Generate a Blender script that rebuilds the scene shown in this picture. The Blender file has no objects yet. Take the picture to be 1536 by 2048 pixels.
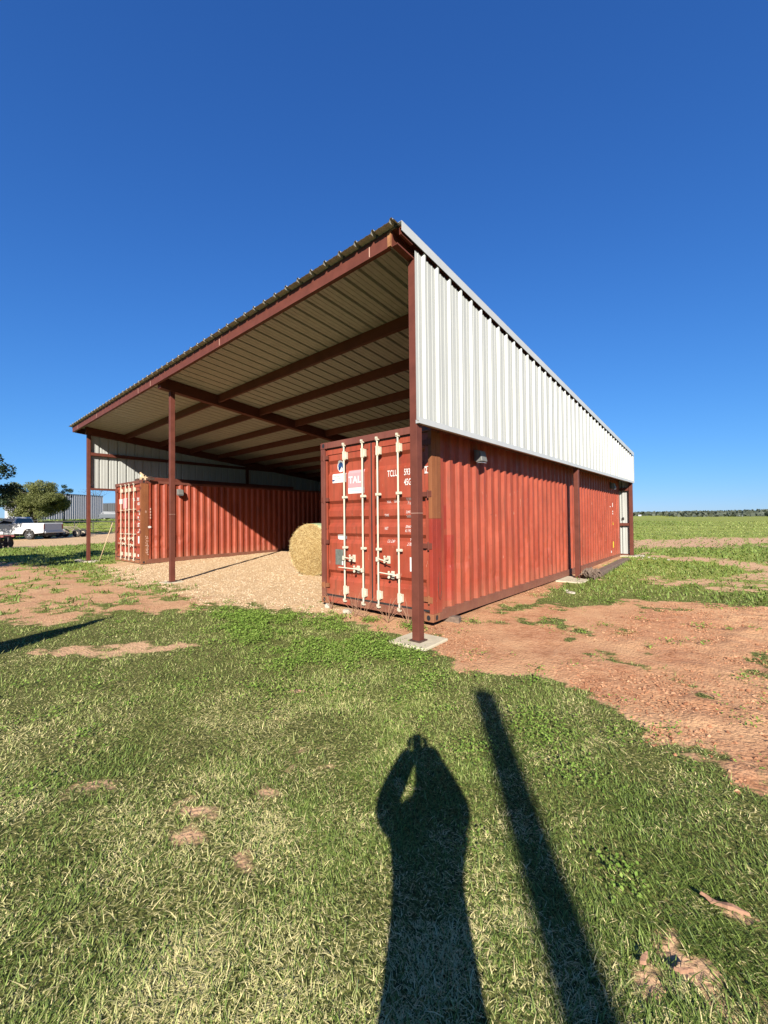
import bpy, bmesh, math, random
import numpy as np
from mathutils import Vector, Matrix, Euler
random.seed(7); RNG = np.random.default_rng(11)
D = bpy.data
SC = bpy.context.scene
COL = SC.collection

# ---------------------------------------------------------------- camera
CAM = np.array([3.185, -4.247, 1.552])
Fv = Vector((-0.66134885, 0.7498847, 0.01704834)); Rv = Vector((0.74984184, 0.66154028, -0.0100832)); Uv = Vector((-0.0188394, 0.00611505, 0.99980382))
Uv = Rv.cross(Fv).normalized()
HF = np.array([-0.66145, 0.75, 0.0]); HF /= np.linalg.norm(HF)
HR = np.array([HF[1], -HF[0], 0.0])
cam = D.objects.new('camera', D.cameras.new('camera')); COL.objects.link(cam)
M = Matrix((Rv, Uv, -Fv)).transposed().to_4x4(); M.translation = Vector(CAM)
cam.matrix_world = M
cam.data.sensor_fit = 'HORIZONTAL'; cam.data.sensor_width = 36; cam.data.lens = 36*825.5/1536
cam.data.clip_start = 0.005; cam.data.clip_end = 8000
SC.camera = cam
SC.render.resolution_x = 768; SC.render.resolution_y = 1024

# ---------------------------------------------------------------- light
SUN_EL = math.radians(28.2); SUN_AZ = math.radians(-37.2)       # azimuth the light travels towards, from +Y to +X
Ld = Vector((math.sin(SUN_AZ)*math.cos(SUN_EL), math.cos(SUN_AZ)*math.cos(SUN_EL), -math.sin(SUN_EL)))
sun = D.objects.new('sun', D.lights.new('sun', 'SUN')); COL.objects.link(sun)
sun.data.energy = 5.0; sun.data.angle = math.radians(0.5); sun.data.color = (1.0, 0.93, 0.83)
sun.rotation_euler = Ld.to_track_quat('-Z', 'Y').to_euler(); sun.location = (10, -12, 12)
W = D.worlds.new('World'); SC.world = W; W.use_nodes = True
nt = W.node_tree; nt.nodes.clear()
sky = nt.nodes.new('ShaderNodeTexSky'); sky.sky_type = 'NISHITA'; sky.sun_disc = False
sky.sun_elevation = SUN_EL; sky.sun_rotation = math.atan2(-Ld.x, -Ld.y)
sky.air_density = 1.0; sky.dust_density = 0.0; sky.ozone_density = 2.2; sky.altitude = 0
sepc = nt.nodes.new('ShaderNodeSeparateColor'); comb = nt.nodes.new('ShaderNodeCombineColor'); nt.links.new(sky.outputs[0], sepc.inputs[0])
for ch, (gain, comp) in enumerate(((.262, .0), (.69, .06), (1.52, .108))):     # camera response to the clear sky: gain*c/(1+comp*c)
    dn = nt.nodes.new('ShaderNodeMath'); dn.operation = 'MULTIPLY_ADD'; dn.inputs[1].default_value = comp; dn.inputs[2].default_value = 1.0
    nu = nt.nodes.new('ShaderNodeMath'); nu.operation = 'MULTIPLY'; nu.inputs[1].default_value = gain
    dv = nt.nodes.new('ShaderNodeMath'); dv.operation = 'DIVIDE'
    nt.links.new(sepc.outputs[ch], dn.inputs[0]); nt.links.new(sepc.outputs[ch], nu.inputs[0]); nt.links.new(nu.outputs[0], dv.inputs[0]); nt.links.new(dn.outputs[0], dv.inputs[1]); nt.links.new(dv.outputs[0], comb.inputs[ch])
bg = nt.nodes.new('ShaderNodeBackground'); bg.inputs['Strength'].default_value = 0.060
wo = nt.nodes.new('ShaderNodeOutputWorld')
nt.links.new(comb.outputs[0], bg.inputs['Color']); nt.links.new(bg.outputs[0], wo.inputs[0])
SC.view_settings.view_transform = 'Standard'; SC.view_settings.look = 'None'; SC.view_settings.gamma = 1
SC.view_settings.exposure = 1.4
SC.render.engine = 'CYCLES'

# ---------------------------------------------------------------- noise (numpy)
def vnoise(x, y, seed=0):
    xi = np.floor(x).astype(np.int64); yi = np.floor(y).astype(np.int64)
    xf = x-xi; yf = y-yi; u = xf*xf*(3-2*xf); v = yf*yf*(3-2*yf)
    def hsh(a, b):
        n = (a*374761393+b*668265263+seed*1442695041) & 0xffffffff
        n = ((n ^ (n >> 13))*1274126177) & 0xffffffff
        return ((n ^ (n >> 16)) & 0xffff)/65535.0
    return (hsh(xi, yi)*(1-u)+hsh(xi+1, yi)*u)*(1-v)+(hsh(xi, yi+1)*(1-u)+hsh(xi+1, yi+1)*u)*v
def fbm(x, y, seed=0, o=4):
    s = 0; a = .5; t = 0
    for i in range(o):
        s = s+a*vnoise(x*2**i, y*2**i, seed+i*17); t += a; a *= .5
    return s/t
def sstep(a, b, x):
    t = np.clip((x-a)/(b-a), 0, 1); return t*t*(3-2*t)
def sdf(poly, x, y):                                            # negative inside
    P = np.array(poly); d = np.full(x.shape, 1e9); ins = np.zeros(x.shape, bool)
    for i in range(len(P)):
        ax, ay = P[i]; bx, by = P[(i+1) % len(P)]
        ex, ey = bx-ax, by-ay; wx, wy = x-ax, y-ay
        t = np.clip((wx*ex+wy*ey)/(ex*ex+ey*ey+1e-12), 0, 1)
        d = np.minimum(d, np.hypot(wx-ex*t, wy-ey*t))
        c = ((ay > y) != (by > y)) & (x < ex*(y-ay)/(ey if abs(ey) > 1e-9 else 1e-9)+ax)
        ins ^= c
    return np.where(ins, -d, d)

# ---------------------------------------------------------------- mesh helpers
class MB:
    def __init__(s): s.v = []; s.f = []; s.m = []
    def add(s, vs, fs, mi=0):
        o = len(s.v); s.v += [tuple(p) for p in vs]; s.f += [tuple(i+o for i in f) for f in fs]; s.m += [mi]*len(fs); return s
    def box(s, x0, x1, y0, y1, z0, z1, mi=0, M=None):
        vs = [Vector(p) for p in ((x0,y0,z0),(x1,y0,z0),(x1,y1,z0),(x0,y1,z0),(x0,y0,z1),(x1,y0,z1),(x1,y1,z1),(x0,y1,z1))]
        if M is not None: vs = [M @ p for p in vs]
        return s.add(vs, [(3,2,1,0),(4,5,6,7),(0,1,5,4),(1,2,6,5),(2,3,7,6),(3,0,4,7)], mi)
    def tube(s, pts, r, n=10, mi=0, cap=True, squash=None):
        pts = [Vector(p) for p in pts]; R = r if isinstance(r, (list, tuple)) else [r]*len(pts)
        rings = []; pu = None
        for i, p in enumerate(pts):
            t = (pts[min(i+1, len(pts)-1)]-pts[max(i-1, 0)]).normalized()
            if pu is None: pu = t.orthogonal().normalized()
            pu = (pu-t*pu.dot(t)).normalized(); w = t.cross(pu)
            rings.append([p+(pu*math.cos(2*math.pi*k/n)+w*math.sin(2*math.pi*k/n))*R[i] for k in range(n)])
        vs = [q for rg in rings for q in rg]; fs = []
        for i in range(len(pts)-1):
            for k in range(n):
                k2 = (k+1) % n; fs.append((i*n+k, i*n+k2, (i+1)*n+k2, (i+1)*n+k))
        if cap: fs += [tuple(range(n-1, -1, -1)), tuple((len(pts)-1)*n+k for k in range(n))]
        return s.add(vs, fs, mi)
    def lathe(s, prof, c, axis, n=24, mi=0):                    # prof: (radius, along)
        a = Vector(axis).normalized(); u = a.orthogonal().normalized(); w = a.cross(u); c = Vector(c)
        vs = [c+a*h+(u*math.cos(2*math.pi*k/n)+w*math.sin(2*math.pi*k/n))*r for r, h in prof for k in range(n)]
        fs = [(i*n+k, i*n+(k+1) % n, (i+1)*n+(k+1) % n, (i+1)*n+k) for i in range(len(prof)-1) for k in range(n)]
        return s.add(vs, fs, mi)
    def prism(s, poly, M, h, mi=0):                             # 2D outline extruded by h along local z of M
        n = len(poly); vs = [M @ Vector((a, b, 0)) for a, b in poly]+[M @ Vector((a, b, h)) for a, b in poly]
        return s.add(vs, [tuple(range(n-1, -1, -1)), tuple(range(n, 2*n))]+[(i, (i+1) % n, n+(i+1) % n, n+i) for i in range(n)], mi)
    def strip(s, prof, e0, e1, mi=0):                           # open profile points mapped by e0 and e1 -> sheet
        a = [e0(*p) for p in prof]; b = [e1(*p) for p in prof]; n = len(prof)
        return s.add(a+b, [(i, i+1, n+i+1, n+i) for i in range(n-1)], mi)
    def build(s, name, mats, parent=None, smooth=False, bevel=0, fix=True):
        me = D.meshes.new(name); me.from_pydata(s.v, [], s.f)
        for m in (mats if isinstance(mats, (list, tuple)) else [mats]): me.materials.append(m)
        if len(me.polygons): me.polygons.foreach_set('material_index', s.m)
        if smooth: me.polygons.foreach_set('use_smooth', [True]*len(me.polygons))
        if fix:
            b = bmesh.new(); b.from_mesh(me); bmesh.ops.recalc_face_normals(b, faces=b.faces); b.to_mesh(me); b.free()
        me.update(); o = D.objects.new(name, me); COL.objects.link(o)
        if parent: o.parent = parent
        if bevel:
            md = o.modifiers.new('bevel', 'BEVEL'); md.width = bevel; md.segments = 2; md.limit_method = 'ANGLE'
        return o
def fast_mesh(name, V, F, mats, attrs=None, smooth=False, parent=None):   # F: (n,k) equal sized faces
    me = D.meshes.new(name); V = np.ascontiguousarray(V, np.float32); F = np.ascontiguousarray(F, np.int32); n, k = F.shape
    me.vertices.add(len(V)); me.vertices.foreach_set('co', V.ravel())
    me.loops.add(n*k); me.loops.foreach_set('vertex_index', F.ravel())
    me.polygons.add(n); me.polygons.foreach_set('loop_start', np.arange(n, dtype=np.int32)*k)
    me.polygons.foreach_set('loop_total', np.full(n, k, np.int32))
    me.polygons.foreach_set('use_smooth', np.full(n, bool(smooth)))
    for m in (mats if isinstance(mats, (list, tuple)) else [mats]): me.materials.append(m)
    for an, av in (attrs or {}).items():
        at = me.attributes.new(an, 'FLOAT', 'POINT'); at.data.foreach_set('value', np.ascontiguousarray(av, np.float32))
    me.update(calc_edges=True); me.validate()
    o = D.objects.new(name, me); COL.objects.link(o)
    if parent: o.parent = parent
    return o
def tag(o, label=None, cat=None, group=None, kind=None):
    if label: o['label'] = label
    if cat: o['category'] = cat
    if group: o['group'] = group
    if kind: o['kind'] = kind
    return o
def thing(name, label, cat, loc=(0,0,0), rz=0, group=None):
    o = D.objects.new(name, None); COL.objects.link(o); o.location = loc; o.rotation_euler = (0,0,rz); o.empty_display_size = .2
    return tag(o, label, cat, group)
def copy_tree(o, parent=None):
    c = o.copy(); COL.objects.link(c); c.parent = parent
    for ch in list(o.children): copy_tree(ch, c)
    return c

# ---------------------------------------------------------------- materials
class NT:
    def __init__(s, m): s.t = m.node_tree
    def n(s, ty, **kw):
        nd = s.t.nodes.new(ty)
        for k, v in kw.items():
            if k.startswith('i_'):
                nd.inputs[k[2:].replace('_', ' ')].default_value = v
            else: setattr(nd, k, v)
        return nd
    def l(s, a, b): s.t.links.new(a, b)
    def coord(s, scale=(1,1,1), which='Object'):
        tc = s.n('ShaderNodeTexCoord'); mp = s.n('ShaderNodeMapping'); mp.inputs['Scale'].default_value = scale
        s.l(tc.outputs[which], mp.inputs[0]); return mp.outputs[0]
    def noise(s, co, scale, detail=4, rough=.6):
        nd = s.n('ShaderNodeTexNoise', i_Scale=scale, i_Detail=detail, i_Roughness=rough); s.l(co, nd.inputs['Vector']); return nd.outputs['Fac']
    def ramp(s, fac, stops):
        r = s.n('ShaderNodeValToRGB'); s.l(fac, r.inputs[0]); e = r.color_ramp.elements
        while len(e) < len(stops): e.new(.5)
        for el, (p, c) in zip(e, stops): el.position = p; el.color = (c if len(c) == 4 else (*c, 1)) if isinstance(c, tuple) else (c, c, c, 1)
        return r.outputs['Color']
    def mix(s, fac, a, b, mode='MIX'):
        m = s.n('ShaderNodeMix', data_type='RGBA', blend_type=mode)
        for v, i in ((fac, 0), (a, 6), (b, 7)):
            if isinstance(v, (int, float)): m.inputs[i].default_value = v if i == 0 else (v, v, v, 1)
            elif isinstance(v, tuple): m.inputs[i].default_value = (*v, 1)
            else: s.l(v, m.inputs[i])
        return m.outputs[2]
    def math(s, op, a, b=None, clamp=False):
        m = s.n('ShaderNodeMath', operation=op, use_clamp=clamp)
        for v, i in ((a, 0), (b, 1)):
            if v is None: continue
            if isinstance(v, (int, float)): m.inputs[i].default_value = v
            else: s.l(v, m.inputs[i])
        return m.outputs[0]
    def bump(s, h, strength=.3, dist=.01):
        b = s.n('ShaderNodeBump', i_Strength=strength, i_Distance=dist); s.l(h, b.inputs['Height']); return b.outputs[0]
    def attr(s, name):
        a = s.n('ShaderNodeAttribute', attribute_name=name); return a.outputs['Fac']
def newmat(name):
    m = D.materials.new(name); m.use_nodes = True; p = m.node_tree.nodes['Principled BSDF']; return m, NT(m), p
def simple(name, col, rough=.6, metal=0, var=.12, vs=6, bump=0, bs=40, spec=.4):
    m, t, p = newmat(name); co = t.coord()
    a = tuple(c*(1-var) for c in col); b = tuple(min(1, c*(1+var)) for c in col)
    c = t.ramp(t.noise(co, vs, 5), [(.3, a), (.7, b)])
    t.l(c, p.inputs['Base Color']); p.inputs['Roughness'].default_value = rough; p.inputs['Metallic'].default_value = metal
    p.inputs['Specular IOR Level'].default_value = spec
    if bump: t.l(t.bump(t.noise(co, bs, 4), bump, .004), p.inputs['Normal'])
    return m

def paint_red(name, base, rust, amt, rough=.5):
    m, t, p = newmat(name); co = t.coord((1,1,1)); st = t.coord((9,9,.55)); big = t.coord((1.3,1.3,.8))
    fade = t.ramp(t.noise(big, 1.4, 4), [(.3, 0.0), (.72, 1.0)])
    b1 = t.mix(fade, tuple(c*.76 for c in base), tuple(min(1, base[i]*1.08+(.015, .018, .010)[i]) for i in range(3)))
    streak = t.ramp(t.noise(st, 1.6, 7, .7), [(.56-amt*.12, 0.0), (.74, 1.0)])
    b2 = t.mix(t.math('MULTIPLY', streak, .8), b1, rust)
    spots = t.ramp(t.noise(co, 13, 8, .75), [(.66-amt*.05, 0.0), (.70, 1.0)])
    b3 = t.mix(t.math('MULTIPLY', spots, .8), b2, (rust[0]*.6, rust[1]*.6, rust[2]*.7))
    chip = t.ramp(t.noise(t.coord((1,1,.13)), 36, 3, .55), [(.715, 0.0), (.735, 1.0)])
    b4 = t.mix(t.math('MULTIPLY', chip, .6), b3, (.55, .33, .24))
    sep = t.n('ShaderNodeSeparateXYZ'); t.l(t.coord(), sep.inputs[0])
    mud = t.math('MULTIPLY', t.math('SUBTRACT', 1.0, t.math('MULTIPLY', sep.outputs['Z'], 2.2), True), t.noise(co, 7, 6), True)
    b5 = t.mix(t.math('MULTIPLY', mud, .7), b4, (.30, .15, .085))
    t.l(b5, p.inputs['Base Color'])
    t.l(t.ramp(t.noise(co, 5, 5), [(.3, rough-.1), (.7, rough+.2)]), p.inputs['Roughness'])
    p.inputs['Specular IOR Level'].default_value = .35
    h = t.math('ADD', t.math('MULTIPLY', t.noise(co, 2.2, 2), 3.0), t.noise(co, 60, 4))
    t.l(t.bump(h, .3, .003), p.inputs['Normal'])
    return m
M_RED = paint_red('container_paint', (.325, .052, .024), (.125, .04, .018), .6)
M_RED2 = paint_red('container_paint_new', (.30, .032, .018), (.24, .032, .018), .1, .42)
M_RAIL = paint_red('container_rail_paint', (.17, .046, .032), (.11, .04, .025), .9)
M_RUST = paint_red('rusted_post', (.25, .078, .024), (.13, .045, .018), 1.0, .75)
M_RUST_DK = simple('dark_rust', (.07, .035, .024), .8, 0, .5, 14, .4)
M_PRIMER = simple('red_oxide_steel', (.125, .038, .025), .55, 0, .18, 5, .15, 90, .18)
M_PRIMER_RUST = simple('rusty_steel_end', (.30, .13, .05), .7, 0, .3, 12, .2)
M_SCRIBBLE = simple('chalk_mark', (.55, .34, .26), .9, 0, .1)
M_CREAM = simple('cream_bar_paint', (.56, .52, .40), .5, 0, .1, 9, .15)
M_GASKET = simple('rubber_gasket', (.022, .021, .02), .6, 0, .3)
M_BLACK = simple('black_plastic', (.02, .02, .022), .5)
M_DARK = simple('dark_steel', (.05, .045, .04), .6, 0, .3, 10, .2)
M_WHITE = simple('white_print', (.66, .64, .60), .6, 0, .04, 20)
M_PINK = simple('faded_pink_print', (.60, .27, .28), .6, 0, .06, 5)
M_SKYB = simple('pale_blue_print', (.35, .55, .72), .6, 0, .05)
M_NAVY = simple('navy_print', (.02, .06, .17), .5, 0, .05)
M_GREENP = simple('green_grey_print', (.16, .27, .24), .6, 0, .05)
M_PLATE = simple('data_plate_metal', (.20, .22, .19), .35, .4, .25, 30)
M_YEL = simple('yellow_label', (.80, .55, .03), .6, 0, .08)
M_CONC = simple('concrete', (.50, .44, .31), .9, 0, .14, 9, .5, 60)
M_ROCK = simple('limestone', (.40, .36, .28), .9, 0, .22, 9, .6, 30)
M_WOOD = simple('weathered_timber', (.15, .105, .075), .9, 0, .35, 16, .6, 30)
M_POLEW = simple('pale_wood', (.55, .40, .24), .7, 0, .15, 10)
M_GREYP = simple('grey_lamp_housing', (.15, .15, .14), .5, 0, .12)
def bark():
    m, t, p = newmat('bark'); c = t.ramp(t.noise(t.coord((6,6,1)), 6, 6), [(.3, (.035, .026, .02)), (.7, (.12, .095, .07))])
    t.l(c, p.inputs['Base Color']); p.inputs['Roughness'].default_value = .9; t.l(t.bump(t.noise(t.coord((8,8,1.5)), 8, 5), .8, .02), p.inputs['Normal']); return m
M_BARK = bark()
def glass_m(name, col=(.02,.025,.03)):
    m, t, p = newmat(name); p.inputs['Base Color'].default_value = (*col, 1); p.inputs['Roughness'].default_value = .08; p.inputs['Specular IOR Level'].default_value = .8; return m
M_GLASS = glass_m('dark_glass')
M_LENS = glass_m('lamp_lens', (.30, .33, .36))
def sheet_metal(name, col, stain=(.45,.28,.12)):
    m, t, p = newmat(name); co = t.coord(); st = t.coord((5,5,.25))
    c = t.ramp(t.noise(st, 2, 6, .65), [(.3, tuple(k*.86 for k in col)), (.55, col), (.8, tuple(min(1, k*1.06) for k in col))])
    s1 = t.ramp(t.noise(t.coord((3,3,.45)), 3.3, 5, .6), [(.69, 0.0), (.80, 1.0)])
    c = t.mix(t.math('MULTIPLY', s1, .45), c, stain)
    s2 = t.ramp(t.noise(t.coord((1,1,.5)), 21, 3), [(.745, 0.0), (.76, 1.0)])
    c = t.mix(t.math('MULTIPLY', s2, .7), c, (.16, .14, .11))
    t.l(c, p.inputs['Base Color']); p.inputs['Roughness'].default_value = .45
    t.l(t.bump(t.noise(co, 1.7, 3), .25, .03), p.inputs['Normal']); return m
M_PANEL = sheet_metal('white_wall_sheet', (.425, .435, .405))
M_TRIM = simple('white_trim', (.44, .455, .45), .4, 0, .05, 4)
M_ROOF = sheet_metal('roof_sheet_underside', (.42, .405, .355), (.22, .09, .05))
M_ROOFEDGE = simple('roof_sheet_edge', (.06, .055, .045), .5, 0, .3, 30)
M_BOARD = M_DARK
def leafmat(name, a, b, c, trans=.25):
    m, t, p = newmat(name); r = t.attr('rnd')
    col = t.ramp(r, [(0, a), (.55, b), (1, c)])
    t.l(col, p.inputs['Base Color']); p.inputs['Roughness'].default_value = .6; p.inputs['Specular IOR Level'].default_value = .25
    tr = t.n('ShaderNodeBsdfTranslucent'); t.l(col, tr.inputs[0]); mx = t.n('ShaderNodeMixShader'); mx.inputs[0].default_value = trans
    t.l(p.outputs[0], mx.inputs[1]); t.l(tr.outputs[0], mx.inputs[2]); t.l(mx.outputs[0], t.t.nodes['Material Output'].inputs[0]); return m
M_BLADE = leafmat('grass_blades', (.040, .072, .013), (.205, .285, .055), (.88, .75, .37), .16)
M_CLOV = leafmat('weed_leaves', (.08, .16, .025), (.19, .31, .045), (.32, .44, .09), .3)
M_STRAW = leafmat('dry_stems', (.22, .12, .06), (.40, .27, .12), (.55, .45, .25), .1)
M_LEAF_T = leafmat('tree_leaves', (.07, .085, .022), (.18, .20, .06), (.32, .33, .13), .3)
M_LEAF_D = leafmat('dark_tree_leaves', (.010, .024, .010), (.024, .045, .018), (.05, .08, .03), .15)
M_WOODS = leafmat('hazed_wood_leaves', (.06, .075, .055), (.085, .10, .07), (.12, .13, .09), .1)  # leaf tones paled, distance haze put into the colour

# ================================================================ GROUND
P_SOIL = [(-1.89,.49),(-.52,.05),(.47,-.11),(.89,-.31),(1.29,-.36),(1.72,-.17),(2.12,-.35),(2.45,-.5),(2.65,-.73),(2.91,-.69),(3.09,-.76),(3.3,-1.0),(3.9,-1.15),(5.5,-1.2),(9,-.5),(11,6),(6.53,5.6),(3.39,4.9),(2.53,4.79),(1.44,4.49),(1.05,3.3),(.18,3.0),(-.2,13),(-2.8,13),(-2.8,.6)]
P_GRAV = [(-13.6,-.25),(-12.6,-.36),(-8.87,-.79),(-6.72,-.52),(-5.17,-.43),(-3.83,-.41),(-2.97,-.03),(-2.13,.16),(-1.8,.45),(-2.3,.8),(-2.3,13.2),(-15.4,13.2),(-15.2,4)]
P_LEFT = [(-17.54,-2.19),(-13.5,-1.03),(-8.98,-.87),(-4.91,-.55),(-4.0,-1.2),(-4.66,-2.07),(-4.96,-2.86),(-5.59,-3.37),(-6.61,-4.4),(-18.3,-4.6)]
P_BARE = [([(-3.4,-3.3),(-3.12,-2.75),(-2.77,-2.25),(-2.1,-1.86),(-2.05,-2.2),(-2.45,-2.95)],.12,.75),
 ([(.86,-3.24),(.87,-3.12),(.97,-3.0),(1.08,-3.08),(1.05,-3.23)],.05,.72),([(1.0,-3.38),(1.03,-3.28),(1.12,-3.33)],.04,.65),
 ([(.1,-2.33),(.35,-2.25),(.46,-2.1),(.52,-2.23),(.31,-2.4)],.06,.6),([(2.99,-2.13),(3.07,-2.06),(3.19,-2.07),(3.13,-2.14)],.02,.9),
 ([(2.86,-2.57),(2.91,-2.51),(2.96,-2.58),(2.9,-2.64)],.02,.9),([(-.15,-1.97),(.23,-1.8),(.36,-1.55),(.1,-1.7)],.05,.5)]
P_CLOV = [(-3.6,-.9),(-2.6,-.25),(-1.63,.15),(-.6,-.2),(-.25,-.36),(.45,-.4),(.95,-.46),(.85,-.95),(.65,-1.45),(.19,-1.77),(-.77,-1.8),(-2.05,-1.66)]
P_ROAD = [(-29.24,-9.7),(-28.41,-1.11),(-27.73,1.7),(-27.81,4.4),(-26.38,9.99),(-24,22),(-38,30),(-44.27,18.61),(-52.34,11.25),(-52.19,8.2),(-45.82,4.05),(-42,0.05),(-44,-9.2)]
P_TRACK = [(-6,18),(-.93,18.0),(.12,17.0),(2.37,19.9),(3.86,22.4),(15.5,32.39),(40,56),(38,62),(21.62,50.56),(4.19,33.5),(.68,29.5),(-2.27,25),(-6,23)]
P_SPARSE = [(2.9,-2.1),(3.22,-1.5),(3.9,-1.6),(3.9,-4.0),(2.9,-3.0),(2.83,-2.56)]
P_WORN = [(.0,-2.9),(.7,-2.2),(1.35,-2.6),(1.5,-3.4),(.6,-3.6),(-.6,-3.6)]

def hill(x, y):
    d2 = (x-300)**2+(y-1350)**2
    return 17*np.exp(-d2/(2*330.0**2))*sstep(500, 800, y)
def height(x, y):
    h = -.032+.0077*np.clip(-x, 0, 22)+.0116*np.clip(y, 0, 14)
    h = h+1.65*sstep(-47, -80, x)+hill(x, y)
    near = 1-sstep(60, 120, np.hypot(x, y))
    sl = 1-.8*np.exp(-((x/.7)**2+(y/.5)**2)*1.0)
    return h+(.05*(fbm(x*.35, y*.35, 3, 3)-.5)+.025*(fbm(x*2.2, y*2.2, 5, 3)-.5))*near*sl
def masks(x, y):
    wob = (fbm(x*1.1, y*1.1, 21, 4)-.5); fine = fbm(x*4.5, y*4.5, 31, 4); mid = fbm(x*.9, y*.9, 41, 4)
    ds = sdf(P_SOIL, x, y)+wob*.55
    soil = 1-sstep(-.16, .16, ds+.55*(fine-.5))
    dg = sdf(P_GRAV, x, y)+wob*.45; grav = 1-sstep(-.55, .35, dg+1.3*(fine-.5)+.5*(fbm(x*9, y*9, 37, 2)-.5))
    dr = sdf(P_ROAD, x, y)+wob*2.0; road = 1-sstep(-.8, .8, dr+2*(fine-.5))
    left = 1-sstep(-.5, .5, sdf(P_LEFT, x, y)+wob*1.0)
    track = 1-sstep(-1.4, .8, sdf(P_TRACK, x, y)+wob*4)
    cov = np.full(x.shape, .98)-.10*sstep(.52, .72, mid)
    far = sstep(9, 16, np.hypot(x-CAM[0], y-CAM[1]))
    back = sstep(3.2, 5.2, y)*sstep(-.5, .6, x)                  # beyond the bare soil to the right
    cov = np.where(back > .5, .97-.75*sstep(.50, .66, fbm(x*.55+3, y*.55, 51, 4))*(1-sstep(13, 17, y)), cov)
    cov = cov*(1-left*(.45+.66*sstep(.40, .58, fbm(x*1.9, y*2.3, 61, 5))))
    for P, s, k in P_BARE:
        cov = cov*(1-k*(1-sstep(-s, s, sdf(P, x, y)+wob*s*4)))
    cov = cov*(1-.48*(1-sstep(-.1, .15, sdf(P_SPARSE, x, y)))*sstep(.50, .60, fbm(x*5, y*5, 71, 4)))
    cov = cov*(1-.35*(1-sstep(-.2, .3, sdf(P_WORN, x, y)))*sstep(.52, .66, fbm(x*4, y*4, 73, 4)))
    tuft = sstep(.62, .74, fbm(x*2.1+9, y*2.3, 81, 5))*.62
    cov = np.maximum(cov*(1-soil), soil*tuft*sstep(-.6, .4, y+.0*x)*(1-sstep(-1.6, -.8, ds)*0))
    gt = sstep(.64, .74, fbm(x*1.1, y*1.6, 91, 4))*.5
    cov = cov*(1-grav)+grav*gt*sstep(.9, -.3, y)*.8
    cov = cov*(1-road)*(1-track*.8)
    # strip of grass against the long side of the container
    side = np.exp(-((x-.15)/.28)**2)*sstep(1.6, 2.6, y)*(1-sstep(5.0, 5.6, y))*sstep(.42, .56, fbm(x*3, y*1.5, 95, 3))
    cov = np.maximum(cov, side*.9)
    under = ((x > -2.6) & (x < -.25) & (y > .8) & (y < 12.8)) | ((x > -14.8) & (x < -12.5) & (y > 1) & (y < 13))
    cov = np.where(under, 0, cov)
    edge = 4*cov*(1-cov)
    cov = np.clip(cov+edge*(fbm(x*7, y*9, 201, 3)-.5)*(2.0 if True else 0)*(1-sstep(.7, .9, cov)), 0, 1)
    return cov, np.clip(np.maximum(grav, road), 0, 1), soil, track, left

def axis(lo, hi, s, far, g=1.13):
    a = list(np.arange(lo, hi+1e-6, s)); st = s
    while a[-1] < far: st *= g; a.append(a[-1]+st)
    st = s; b = []
    c = lo
    while c > -far: st *= g; c -= st; b.append(c)
    return np.array(b[::-1]+a)
gx = axis(-14, 7, .055, 3500); gy = axis(-5, 9, .055, 3500)
GX, GY = np.meshgrid(gx, gy); X = GX.ravel(); Y = GY.ravel()
cov, grav, soil, track, left = masks(X, Y)
Z = height(X, Y)
nearw = 1-sstep(9, 14, np.hypot(X-CAM[0], Y-CAM[1]))
clod = np.maximum(fbm(X*6, Y*6, 101, 3)-.5, 0)*.09*soil*nearw*sstep(1.2, 3.4, X+.35*Y*0)
Z = Z+clod+(fbm(X*5, Y*5, 103, 2)-.5)*.012*grav*nearw+(fbm(X*3, Y*3, 107, 3)-.5)*.016*nearw
nx, ny = len(gx), len(gy)
idx = np.arange(nx*ny).reshape(ny, nx)
F = np.stack([idx[:-1,:-1].ravel(), idx[:-1,1:].ravel(), idx[1:,1:].ravel(), idx[1:,:-1].ravel()], 1)
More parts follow.
